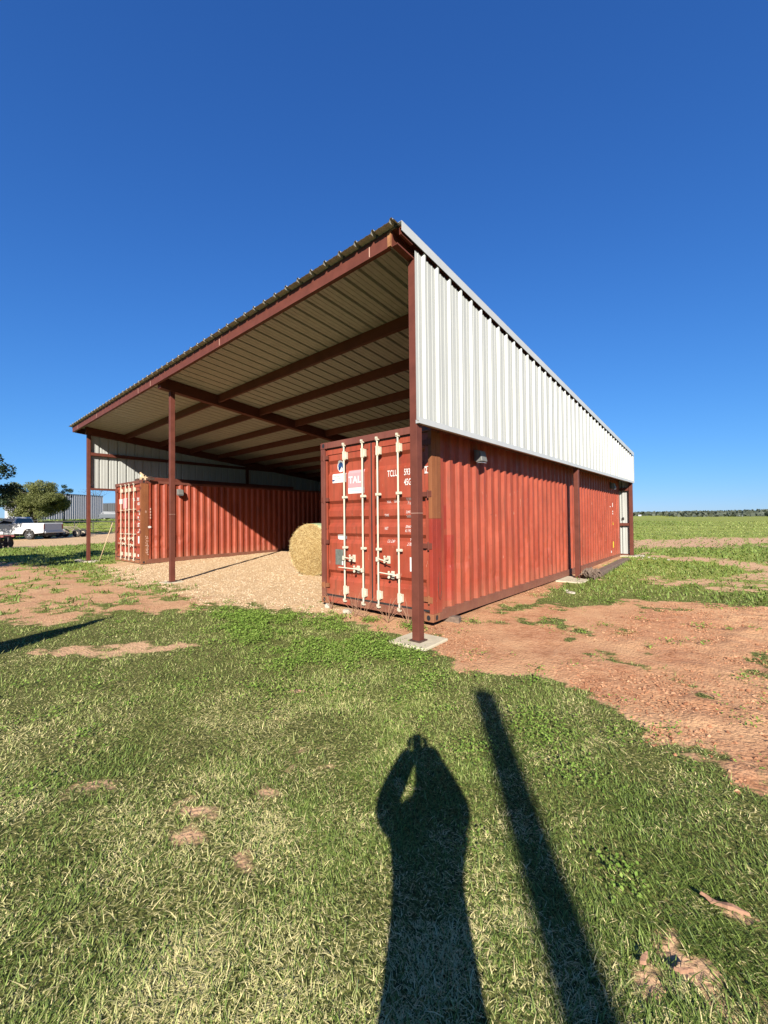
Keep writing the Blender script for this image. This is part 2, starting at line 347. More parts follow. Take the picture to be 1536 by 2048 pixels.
def ground_mat():
    m, t, p = newmat('ground_cover'); co = t.coord()
    n1 = t.noise(co, 1.1, 6); n2 = t.noise(co, 11, 6, .7); n3 = t.noise(co, 60, 5, .75); n4 = t.noise(co, .35, 4)
    dirt = t.ramp(n2, [(.30, (.29, .125, .055)), (.5, (.46, .222, .115)), (.72, (.58, .34, .19))])
    dirt = t.mix(t.ramp(n1, [(.38, 0.0), (.66, 1.0)]), dirt, (.58, .34, .18))
    dirt = t.mix(t.ramp(n3, [(.32, .9), (.46, 0.0)]), dirt, (.20, .075, .035))
    vor = t.n('ShaderNodeTexVoronoi', i_Scale=38.0, i_Randomness=1.0); t.l(co, vor.inputs['Vector'])
    dirt = t.mix(t.attr('tan'), dirt, t.mix(n2, (.46, .29, .16), (.72, .50, .31)))
    gcol = t.ramp(vor.outputs['Color'], [(0, (.38, .25, .135)), (.5, (.57, .40, .235)), (1, (.74, .57, .37))])
    gcol = t.mix(t.ramp(n2, [(.4, 0.0), (.62, .75)]), gcol, (.57, .37, .185))
    gcol = t.mix(t.ramp(n1, [(.5, 0.0), (.75, .6)]), gcol, (.50, .31, .17))
    base = t.mix(t.attr('gravel'), dirt, gcol)
    thatch = t.ramp(n3, [(.38, (.02, .028, .008)), (.54, (.12, .13, .032)), (.68, (.46, .39, .16))])
    cd = t.n('ShaderNodeSeparateXYZ'); t.l(co, cd.inputs[0])
    fieldn = t.noise(t.coord((.02,.10,1)), 1.0, 6, .65)
    field = t.ramp(fieldn, [(.32, (.19, .225, .045)), (.5, (.29, .32, .06)), (.68, (.37, .38, .085))])
    field = t.mix(t.ramp(t.noise(co, 1.6, 8, .8), [(.35, .45), (.6, 0.0)]), field, (.10, .14, .04))
    gr = t.mix(t.attr('far'), thatch, field)
    cv = t.math('ADD', t.attr('cover'), t.math('MULTIPLY', t.math('SUBTRACT', n2, .5), .9))
    fac = t.ramp(cv, [(.30, 0.0), (.62, 1.0)])
    col = t.mix(fac, base, gr)
    t.l(col, p.inputs['Base Color']); p.inputs['Roughness'].default_value = .95; p.inputs['Specular IOR Level'].default_value = .12
    h = t.math('ADD', t.math('MULTIPLY', n3, .6), t.math('MULTIPLY', n2, 1.6))
    h2 = t.math('ADD', h, t.math('MULTIPLY', vor.outputs['Distance'], -.8))
    t.l(t.bump(h2, .75, .014), p.inputs['Normal']); return m
M_GROUND = ground_mat()
farA = sstep(7, 15, np.hypot(X-CAM[0], Y-CAM[1]))
g = fast_mesh('ground', np.stack([X, Y, Z], 1), F, M_GROUND, dict(cover=cov, gravel=grav, far=farA, tan=(1-soil)*(.62-.34*left)), smooth=True)
tag(g, 'red soil, worn lawn and pale gravel reaching the horizon', kind='structure')

# ---------------------------------------------------------------- grass blades (one mass)
def scatter(n, dmin, dmax, ang, power):
    d = dmin*(dmax/dmin)**(RNG.random(n)**power); a = (RNG.random(n)*2-1)*math.radians(ang)
    return d*np.cos(a), d*np.sin(a)
def toworld(dep, lat):
    return CAM[0]+HF[0]*dep+HR[0]*lat, CAM[1]+HF[1]*dep+HR[1]*lat
def blades(name, x, y, length, width, lean, rnd, mat, az=None, droop=.35, zoff=0.0):
    n = len(x); z = height(x, y)-.005+zoff
    if az is None: az = RNG.random(n)*2*np.pi
    dx, dy = np.cos(az), np.sin(az); px, py = -dy, dx
    tw = (RNG.random(n)-.5)*1.2; sx = px*np.cos(tw)+dx*np.sin(tw); sy = py*np.cos(tw)+dy*np.sin(tw)
    V = np.zeros((n, 5, 3)); hx = np.sin(lean); hz = np.cos(lean)
    l2 = np.clip(lean+droop*(.4+RNG.random(n)), 0, 1.75)
    b = np.stack([x, y, z], 1); s = np.stack([sx, sy, np.zeros(n)], 1)*width[:, None]*.5
    mid = b+np.stack([dx*hx, dy*hx, hz], 1)*(length*.5)[:, None]
    tip = mid+np.stack([dx*np.sin(l2), dy*np.sin(l2), np.cos(l2)], 1)*(length*.5)[:, None]
    V[:,0] = b-s; V[:,1] = b+s; V[:,2] = mid+s*.8; V[:,3] = mid-s*.8; V[:,4] = tip
    i = np.arange(n)*5
    Q = np.concatenate([np.stack([i, i+1, i+2], 1), np.stack([i, i+2, i+3], 1), np.stack([i+3, i+2, i+4], 1)])
    return fast_mesh(name, V.reshape(-1, 3), Q, mat, dict(rnd=np.repeat(rnd, 5)))
n = 900000
dep, lat = scatter(n, .55, 15, 62, .80); x, y = toworld(dep, lat)
x = x+(RNG.random(n)-.5)*.25; y = y+(RNG.random(n)-.5)*.25
back = RNG.random(30000)
xb = CAM[0]-HF[0]*back*2+HR[0]*(RNG.random(30000)-.5)*6; yb = CAM[1]-HF[1]*back*2+HR[1]*(RNG.random(30000)-.5)*6
x = np.concatenate([x, xb]); y = np.concatenate([y, yb])
c, gv, so, tr, lf = masks(x, y)
den = .62+.38*sstep(.3, .55, fbm(x*3.1, y*3.1, 111, 3))
keep = RNG.random(len(x)) < np.clip(c*1.15-.08, 0, 1)*den
keep &= ~((np.abs(x) < .34) & (np.abs(y) < .30)) & ~((x > -2.75) & (x < -.2) & (y > .62) & (y < 12.9)) & ~((x > -14.9) & (x < -12.4) & (y > .8) & (y < 13))
x, y, c = x[keep], y[keep], c[keep]; dist = np.hypot(x-CAM[0], y-CAM[1]); n = len(x)
dry = fbm(x*.9, y*.9, 121, 4); dry2 = fbm(x*6, y*6, 123, 3)
grn = sstep(-.9, -.1, -sdf(P_CLOV, x, y)-.1)
pd = np.clip(.20+2.4*(dry-.44)+1.3*(dry2-.5), .06, .80)*(1-.7*grn)*(1-.45*sstep(4.0, 8.0, dist))
isdry = RNG.random(n) < pd
rnd = np.where(isdry, .72+.28*RNG.random(n), np.clip(.08+.52*RNG.random(n)+.25*(dry-.4)+.14*sstep(2.2, 4.0, dist)+.06*grn+.40*(fbm(x*.75+5, y*.75, 505, 3)-.5), 0, .70))  # blades further out lifted lighter: glow opposite the sun put into their colour
ln = (.016+.034*RNG.random(n)**1.6+.06*(RNG.random(n) < .03)*RNG.random(n))*(1+.03*dist)*(.75+.5*fbm(x*1.7, y*1.7, 131, 3)); wd = (.0018+.0015*RNG.random(n))*(1+dist*.27)
lean = np.where(isdry, 1.0+.55*RNG.random(n), .45+1.0*RNG.random(n))
azb = fbm(x*1.3, y*1.3, 141, 2)*14+(RNG.random(n)-.5)*5.2
o = blades('grass', x, y, ln, wd, lean, rnd, M_BLADE, az=azb)
tag(o, 'short green and straw coloured lawn grass with worn patches', 'grass', kind='stuff')
# coarser clumps in the middle distance and the hay field beyond
n = 150000
dep, lat = scatter(n, 9, 130, 58, .75); x, y = toworld(dep, lat); c, gv, so, tr, lf = masks(x, y)
keep = (RNG.random(n) < np.clip(c*1.2-.15, 0, 1)*(1-.62*sstep(24, 34, y))) & ~((x > -15.4) & (x < -.0) & (y > .6) & (y < 13.1)); x, y = x[keep], y[keep]; n = len(x)
dist = np.hypot(x-CAM[0], y-CAM[1]); fld = sstep(22, 40, y)*sstep(-12, 0, x)
ln = (.05+.07*RNG.random(n))*(1+.012*dist)*(1-.2*fld*(.5+fbm(x*.15, y*.15, 151, 3))); wd = (.006+.006*RNG.random(n))*(1+dist*.16)
rnd = np.clip(.24+.3*RNG.random(n)+.18*fld*(.5+RNG.random(n)), 0, .66)
o = blades('field_grass', x, y, ln, wd, .2+.9*RNG.random(n), rnd, M_BLADE)
tag(o, 'taller yellow green grass of the field behind the shed', 'field grass', kind='stuff')
# small broad leaves: bright weeds near the corner post
def leaves(name, x, y, size, rnd, mat, zlo, zhi):
    n = len(x); z = height(x, y)+zlo+(zhi-zlo)*RNG.random(n); az = RNG.random(n)*2*np.pi; el = (RNG.random(n)-.35)*1.3
    d = np.stack([np.cos(az)*np.cos(el), np.sin(az)*np.cos(el), np.sin(el)], 1); s = np.stack([-np.sin(az), np.cos(az), (RNG.random(n)-.5)*.9], 1)
    b = np.stack([x, y, z], 1); L = size[:, None]
    V = np.stack([b, b+d*L*.45+s*L*.32, b+d*L*1.0+np.array([0,0,-.15])*L, b+d*L*.45-s*L*.32], 1)
    i = np.arange(n)*4; Q = np.concatenate([np.stack([i, i+1, i+2], 1), np.stack([i, i+2, i+3], 1)])
    return fast_mesh(name, V.reshape(-1, 3), Q, mat, dict(rnd=np.repeat(rnd, 4)))
pts = []
n = 90000; x = -4.2+5.6*RNG.random(n); y = -2.4+3.0*RNG.random(n)
k = (1-sstep(-.35, .25, sdf(P_CLOV, x, y)+(fbm(x*1.6, y*1.6, 161, 3)-.5)*1.2))*sstep(.34, .56, fbm(x*3.4, y*3.4, 163, 3))
c = masks(x, y)[0]; kk = (RNG.random(n) < k) & (c > .3) & ~((np.abs(x) < .33) & (np.abs(y) < .3)); pts.append((x[kk], y[kk]))
# scattered weed plants elsewhere
for _ in range(230):
    dd, ll = scatter(1, 3.2, 13, 48, 1.0); wx, wy = toworld(dd, ll); wx, wy = float(wx[0]), float(wy[0])
    if -2.7 < wx < -.1 and .6 < wy < 13 or abs(wx) < .35 and abs(wy) < .35 or -15 < wx < -2.7 and wy > .1: continue
    m_ = random.randint(12, 60); r_ = .03+.07*random.random()
    pts.append((wx+RNG.normal(0, r_, m_), wy+RNG.normal(0, r_, m_)))
for wx, wy, r_, m_ in ((2.05,-1.3,.13,500),(2.35,-1.55,.10,300),(1.75,-1.75,.10,250),(2.75,-2.2,.06,150),(-1.25,.42,.07,260),(-.55,.55,.09,420),(-.35,.45,.07,300),(-1.75,.15,.12,500),(-1.4,-.1,.10,300),(2.15,-2.45,.05,60),(1.9,-1.05,.12,300),(-.05,-.42,.13,420),(-.35,-.30,.10,300),(.30,-.42,.10,260)):
    pts.append((wx+RNG.normal(0, r_, m_), wy+RNG.normal(0, r_, m_)))
x = np.concatenate([p[0] for p in pts]); y = np.concatenate([p[1] for p in pts]); n = len(x)
o = leaves('weeds', x, y, (.010+.016*RNG.random(n))*(.55+.16*np.hypot(x-CAM[0], y-CAM[1])), .25+.75*RNG.random(n), M_CLOV, .005, .065)
tag(o, 'bright green broad leaved weeds spreading through the lawn', 'weeds', kind='stuff')

# ---------------------------------------------------------------- clods and gravel (loose stones)
def stones(name, x, y, s, mat, rnd, sink=.3):
    base = np.array([[0,0,1],[.9,.1,.15],[.2,.85,.05],[-.75,.45,.1],[-.6,-.7,.0],[.4,-.85,.1],[0,0,-.6]]); Fi = np.array([[0,1,2],[0,2,3],[0,3,4],[0,4,5],[0,5,1],[6,2,1],[6,3,2],[6,4,3],[6,5,4],[6,1,5]])
    n = len(x); a = RNG.random(n)*6.28; ca, sa = np.cos(a), np.sin(a); sc = s[:, None]*(.65+.7*RNG.random((n, 3)))*np.array([1, 1, .62])
    J = base[None]+(RNG.random((n, 7, 3))-.5)*.5
    J = J*sc[:, None, :]; Xx = J[..., 0]*ca[:, None]-J[..., 1]*sa[:, None]; Yy = J[..., 0]*sa[:, None]+J[..., 1]*ca[:, None]
    V = np.stack([Xx+x[:, None], Yy+y[:, None], J[..., 2]+(height(x, y)+s*.2*(1-sink))[:, None]], -1).reshape(-1, 3)
    Q = (Fi[None]+np.arange(n)[:, None, None]*7).reshape(-1, 3)
    return fast_mesh(name, V, Q, mat, dict(rnd=np.repeat(rnd, 7)))
def stonemat(name, stops):
    m, t, p = newmat(name); t.l(t.ramp(t.attr('rnd'), stops), p.inputs['Base Color']); p.inputs['Roughness'].default_value = .95; p.inputs['Specular IOR Level'].default_value = .15; return m
M_CLOD = stonemat('soil_clods', [(0, (.22, .09, .045)), (.6, (.40, .19, .10)), (1, (.54, .30, .17))])
M_GRAVEL = stonemat('gravel_stones', [(0, (.34, .225, .125)), (.5, (.56, .40, .24)), (1, (.74, .60, .42))])
n = 130000
x = -.3+8.5*RNG.random(n); y = -2.4+7.4*RNG.random(n); c, gv, so, tr, lf = masks(x, y)
w = so*sstep(.36, .60, fbm(x*.9, y*.9, 171, 3)+.16*sstep(1.6, 3.6, x)-.10*sstep(.5, 3, y))
k = (RNG.random(n) < w) ; x, y = x[k], y[k]
o = stones('soil_clods', x, y, .003+.017*RNG.random(len(x))**5, M_CLOD, RNG.random(len(x)))
tag(o, 'loose red earth clods on the bare soil', 'soil clods', kind='stuff')
n = 90000
x = -12.6+10.6*RNG.random(n); y = -1.2+8.2*RNG.random(n)**1.3; c, gv, so, tr, lf = masks(x, y)
k = (RNG.random(n) < gv*.9) & ~((x > -2.7) & (y > .6)); x, y = x[k], y[k]
o = stones('gravel', x, y, .005+.014*RNG.random(len(x))**2.5, M_GRAVEL, RNG.random(len(x)))
tag(o, 'pale crushed gravel spread under the shed roof', 'gravel', kind='stuff')

# ================================================================ OPEN SHED
Z0 = 5.119; SL = .0965; OV = .40
def zr(y): return Z0-SL*(y+OV)                                    # underside of the roof sheet
shed = thing('open_shed', 'open fronted steel shed with red oxide frame, mono pitch roof and white sheeted sides', 'shed')
POSTS = [(0,0,0),(-7.65,0,.04),(-15.235,0,.118),(0,6.607,.054),(0,12.937,.15),(-15.235,6.5,.13),(-15.235,12.937,.2),(-7.65,12.937,.17)]
hw = .055
for i, (px, py, pz) in enumerate(POSTS):
    top = zr(py)-.26 if px not in (0,) else (zr(py)-.21)
    m = MB().box(px-hw, px+hw, py-hw, py+hw, pz, top, 0)
    if i in (0, 1): m.box(px-hw-.002, px+hw+.002, py-hw-.002, py+hw+.002, 1.62 if i == 0 else 1.72, 1.626 if i == 0 else 1.727, 1)
    po = m.build('post', [M_PRIMER, M_SCRIBBLE], shed, bevel=.008)
    MB().box(px-hw-.03, px+hw+.03, py-hw-.03, py+hw+.03, pz-.002, pz+.012).build('base_plate', M_RUST_DK, po)
def cchan(m, a, b, h, w, up=(0,0,1), side=(0,1,0), t=.006, lip=.02, mi=0):  # C section from a to b; web on the -side face, flanges towards +side
    a, b = Vector(a), Vector(b); u = Vector(up); s = Vector(side)
    prof = [(0,0,w,t),(0,h-t,w,h),(0,t,t,h-t),(w-t,t,w,lip),(w-t,h-lip,w,h-t)]
    for s0, u0, s1, u1 in prof:
        P = [a+s*s0+u*u0, a+s*s1+u*u0, a+s*s1+u*u1, a+s*s0+u*u1]; Q = [p+(b-a) for p in P]
        m.add(P+Q, [(0,1,2,3),(7,6,5,4),(0,4,5,1),(1,5,6,2),(2,6,7,3),(3,7,4,0)], mi)
sn = Vector((0, 1, -SL)).normalized(); un = Vector((0, SL, 1)).normalized()
# rafters: boxed pairs of C sections running down the slope
for rx, x0, x1, depth in ((0, -.055, .055, .20), (-7.65, -7.74, -7.56, .275), (-15.235, -15.325, -15.145, .27)):
    y0, y1 = -OV+.02, 13.02
    m = MB()
    if rx == 0:
        cchan(m, (x0, y0, zr(y0)-.205), (x0, y1, zr(y1)-.205), .2, .09, up=(0,0,1), side=(1,0,0))
    else:
        dz = -depth-.002 if rx else 0
        ya = -.10 if rx != -7.65 else -.30
        P = lambda x, y, z: Vector((x, y, zr(y)+z))
        vs = [P(x0,ya,-depth), P(x1,ya,-depth), P(x1,y1,-depth), P(x0,y1,-depth), P(x0,ya,-.006), P(x1,ya,-.006), P(x1,y1,-.006), P(x0,y1,-.006)]
        m.add(vs, [(3,2,1,0),(4,5,6,7),(0,1,5,4),(1,2,6,5),(2,3,7,6),(3,0,4,7)])
    m.build('rafter', M_PRIMER, shed)
PY = [1.15+1.27*k for k in range(10)]
for k, yy in enumerate(PY):
    for xa, xb in ((-15.145, -7.741), (-7.559, -.056)):
        m = MB(); cchan(m, (xa, yy, zr(yy)-.206), (xb, yy, zr(yy)-.206), .2, .065)
        m.build('purlin', M_PRIMER, shed)
# front fascia channel, web to the front
m = MB(); cchan(m, (-15.69, -OV, zr(-OV)-.206), (-.10, -OV, zr(-OV)-.206), .2, .065)
for sx in (-.42, -7.95, -8.8, -12.6, -15.0, -4.4): m.box(sx, sx+.012, -OV-.002, -OV+.001, zr(-OV)-.19, zr(-OV)-.06, 1)
m.build('fascia_channel', [M_PRIMER, M_SCRIBBLE], shed)
MB().box(-.105, -.055, -OV-.004, -OV+.03, zr(-OV)-.2, zr(-OV)-.02).build('end_plate', M_PRIMER_RUST, shed)
m = MB(); cchan(m, (.058, -.37, zr(-.37)-.10), (.058, -.14, zr(-.14)-.10), .09, .03, side=(1,0,0)); m.build('rake_clip', M_PRIMER, shed)
cchan(m := MB(), (-15.69, -OV+.07, zr(-OV+.07)-.206), (-15.69, 13.0, zr(13)-.206), .2, .06, side=(1,0,0)); m.build('rake_channel', M_PRIMER, shed)
# ribbed sheet profile: pitch .3048, rib 32 mm, two shallow stiffeners
def rprof(s0, s1, rib=.036, st=.005, off=0.0):
    P = []; s = s0
    k = math.floor((s0-off)/.3048)
    pts = []
    while off+k*.3048 < s1+.3:
        c = off+k*.3048
        for ds, h in ((-.032,0),(-.014,rib),(.014,rib),(.032,0),(.088,0),(.096,st),(.112,st),(.120,0),(.184,0),(.192,st),(.208,st),(.216,0)): pts.append((c+ds, h))
        k += 1
    P = [p for p in pts if s0 < p[0] < s1]
    return [(s0, 0)]+P+[(s1, 0)]
pr = rprof(-15.80, .085, off=.035-.0)
m = MB().strip(pr, lambda s, h: Vector((s, -OV-.10, zr(-OV-.10)+h)), lambda s, h: Vector((s, 13.18, zr(13.18)+h)))
m.strip(pr, lambda s, h: Vector((s, -OV-.10, zr(-OV-.10)+h+.0015)), lambda s, h: Vector((s, 13.18, zr(13.18)+h+.0015)), 1)
ro = m.build('roof', [M_ROOF, M_PANEL], shed, fix=False)
m = MB().strip([(s, h) for s, h in pr], lambda s, h: Vector((s, -OV-.101, zr(-OV-.10)+h-.003)), lambda s, h: Vector((s, -OV-.101, zr(-OV-.10)+h+.004)))  # dark strips along the eave, shade under the overhang put into their colour
m.strip(pr, lambda s, h: Vector((s, -OV-.008, zr(-OV)+h)), lambda s, h: Vector((s, -OV-.008, zr(-OV)-.012)), 0)
m.build('eave_shade_strip', M_ROOFEDGE, ro, fix=False)
# white rake trim along the right edge
P = lambda x, y, z: Vector((x, y, zr(y)+z))
m = MB(); ya, yb = -OV+.015, 13.02
for (xa, za, xb, zb) in ((.108, -.075, .112, .046), (.03, .043, .108, .046)):
    m.add([P(xa,ya,za),P(xb,ya,za),P(xb,yb,za),P(xa,yb,za),P(xa,ya,zb),P(xb,ya,zb),P(xb,yb,zb),P(xa,yb,zb)], [(3,2,1,0),(4,5,6,7),(0,1,5,4),(1,2,6,5),(2,3,7,6),(3,0,4,7)])
m.build('rake_trim', M_TRIM, shed)
MB().add([P(-15.80,ya,-.08),P(-15.796,ya,-.08),P(-15.796,yb,-.08),P(-15.80,yb,-.08),P(-15.80,ya,.04),P(-15.796,ya,.04),P(-15.796,yb,.04),P(-15.80,yb,.04)], [(3,2,1,0),(4,5,6,7),(0,1,5,4),(1,2,6,5),(2,3,7,6),(3,0,4,7)]).build('rake_trim', M_TRIM, shed)
# right side wall, ribs outward
HB = 2.805
pw = rprof(-.062, 12.98, off=.115)
m = MB(); gap = .105
m.strip(pw, lambda s, h: Vector((.060+h, s, HB)), lambda s, h: Vector((.060+h, s, zr(s)-gap+h*1.2)))
m.strip(pw, lambda s, h: Vector((.058+h, s, HB)), lambda s, h: Vector((.058+h, s, zr(s)-gap+h*1.2)))
m.build('side_wall', M_PANEL, shed, fix=False)
m = MB().box(.056, .102, -.066, 13.0, HB-.045, HB-.041).box(.098, .102, -.066, 13.0, HB-.041, HB+.028).box(.05,.056,-.066,13.0,HB-.045,HB)
m.build('drip_trim', M_TRIM, shed)
MB().box(.055, .104, 12.985, 13.045, HB-.02, zr(13)-.07).build('corner_trim', M_TRIM, shed)
m = MB(); cchan(m, (-.02, .055, HB-.03), (-.02, 12.88, HB-.03), .15, .06, side=(1,0,0)); m.build('girt', M_PRIMER, shed)
m = MB(); cchan(m, (-.02, .055, 3.95), (-.02, 8.0, 3.95), .12, .06, side=(1,0,0)); m.build('girt', M_PRIMER, shed)
# left side wall seen from inside
pl = rprof(-.055, 12.98, off=.06)
m = MB()
m.strip(pl, lambda s, h: Vector((-15.298-h, s, HB)), lambda s, h: Vector((-15.298-h, s, zr(s)-.03)))
m.strip(pl, lambda s, h: Vector((-15.300-h, s, HB)), lambda s, h: Vector((-15.300-h, s, zr(s)-.03)))
m.build('side_wall', M_PANEL, shed, fix=False)
for zz, hh in ((HB-.06, .075), (4.04, .11)):
    m = MB(); cchan(m, (-15.17, .056, zz), (-15.17, 12.88, zz), hh, .12, side=(-1,0,0)); m.build('girt', M_PRIMER, shed)
# rear wall
pb = rprof(-15.25, .05, off=-.02)
m = MB()
m.strip(pb, lambda s, h: Vector((s, 13.00+h, .17)), lambda s, h: Vector((s, 13.00+h, zr(13)-.01)))
m.strip(pb, lambda s, h: Vector((s, 13.002+h, .17)), lambda s, h: Vector((s, 13.002+h, zr(13)-.01)))
m.build('rear_wall', M_PANEL, shed, fix=False)
for zz in (1.22, 2.5):
    m = MB(); cchan(m, (-15.1, 12.90, zz), (-.056, 12.90, zz), .10, .09, side=(0,1,0)); m.build('girt', M_PRIMER, shed)
MB().box(-15.2, -.056, 12.93, 12.995, .13, .19).build('base_angle', M_PRIMER, shed)
MB().box(-.30, -.235, 12.98, 12.996, 1.43, 1.52).box(-.27, -.25, 12.95, 12.98, 1.47, 1.53).build('wall_bracket', M_DARK, shed)

# concrete footings
def footing(x, y, sx, sy, zt, lab, rz=0):
    m = MB(); n = 7; P = []
    for k, (a, b) in enumerate(((-1,-1),(1,-1),(1,1),(-1,1))): P.append((a*sx*(1+.04*random.uniform(-1,1)), b*sy*(1+.04*random.uniform(-1,1))))
    vs = [(p[0]*1.02, p[1]*1.02, zt-.25) for p in P]+[(p[0], p[1], zt) for p in P]
    m.add(vs, [(3,2,1,0),(4,5,6,7),(0,1,5,4),(1,2,6,5),(2,3,7,6),(3,0,4,7)])
    o = m.build('concrete_footing', M_CONC, bevel=.012); o.location = (x, y, 0); o.rotation_euler.z = rz
    return tag(o, lab, 'footing', 'concrete footings under the shed posts')
footing(-.03, .05, .28, .28, -.003, 'pale square concrete pad under the near corner post, half ringed by weeds', .03)
footing(-7.66, 0, .22, .22, .037, 'small concrete pad under the front middle post at the gravel edge')
footing(-15.235, .02, .30, .25, .115, 'broken concrete pad under the far left front post')
footing(0, 6.30, .30, .48, .051, 'concrete pad under the side post halfway along the red container', .02)
footing(-.02, 12.9, .3, .35, .147, 'concrete pad under the rear corner post by the white stones')

# ================================================================ SHIPPING CONTAINERS
CW, CL, CH = 2.438, 12.192, 2.896
ZN = [2.56, 1.835, 1.555, 1.26, .60]                              # tops of the pressed-in bands on the doors (local z)
def door_in(z):                                                   # how far the pressed sheet stands back at height z
    for t in ZN:
        w = .14 if t == 2.56 else .055
        if t >= z > t-.055: return .045*(t-z)/.055
        if t-.055 >= z > t-.055-w: return .045
        if t-.055-w >= z > t-.055-w-.07: return .045*(1-(t-.055-w-z)/.07)
    return 0.0
BRK = sorted(set([t for t in ZN]+[t-.055 for t in ZN]+[t-.055-(.14 if t == 2.56 else .055) for t in ZN]+[t-.125-(.14 if t == 2.56 else .055) for t in ZN]))
YD = .06                                                          # door skin stands back this far from the container front plane
def conform(bm, off):
    for z in BRK:
        bmesh.ops.bisect_plane(bm, geom=bm.verts[:]+bm.edges[:]+bm.faces[:], plane_co=(0,0,z), plane_no=(0,0,1))
    for v in bm.verts: v.co.y = YD+door_in(v.co.z)-off
def text_bm(s, x, z, h, wscale=.62, align='LEFT', bold=0.0, slant=0.0):   # upright text facing -Y with its baseline at z
    c = D.curves.new('t', 'FONT'); c.body = s; c.size = h/.70; c.align_x = align; c.space_character = 1.05; c.resolution_u = 4; c.offset = bold; c.shear = slant
    o = D.objects.new('t', c); COL.objects.link(o); dg = bpy.context.evaluated_depsgraph_get(); me = D.meshes.new_from_object(o.evaluated_get(dg))
    b = bmesh.new(); b.from_mesh(me); D.objects.remove(o); D.curves.remove(c); D.meshes.remove(me)
    for v in b.verts: v.co = Vector((x+v.co.x*wscale, 0, z+v.co.y))
    return b
def bm_obj(b, name, mat, parent):
    me = D.meshes.new(name); b.to_mesh(me); b.free(); me.materials.append(mat); o = D.objects.new(name, me); COL.objects.link(o); o.parent = parent; return o
def decal(name, x0, x1, z0, z1, mat, parent, off=.003, rnd=False, flat=None):
    b = bmesh.new()
    if rnd:
        cx, cz, rx, rz = (x0+x1)/2, (z0+z1)/2, (x1-x0)/2, (z1-z0)/2; e = 1 if rnd is True else rnd
        vs = []
        for k in range(28):
            a = 2*math.pi*k/28; ca, sa = math.cos(a), math.sin(a)
            vs.append(b.verts.new((cx+rx*math.copysign(abs(ca)**e, ca), 0, cz+rz*math.copysign(abs(sa)**e, sa))))
        b.faces.new(vs)
    else: b.faces.new([b.verts.new(p) for p in ((x0,0,z0),(x1,0,z0),(x1,0,z1),(x0,0,z1))])
    if flat is None: conform(b, off)
    else:
        for v in b.verts: v.co.y = flat
    return bm_obj(b, name, mat, parent)
def lettering(lines, parent, mat, off=.003, name='lettering'):
    for ln_ in lines:
        b = text_bm(*ln_[:4], **(ln_[4] if len(ln_) > 4 else {})); conform(b, off); bm_obj(b, name, mat, parent)

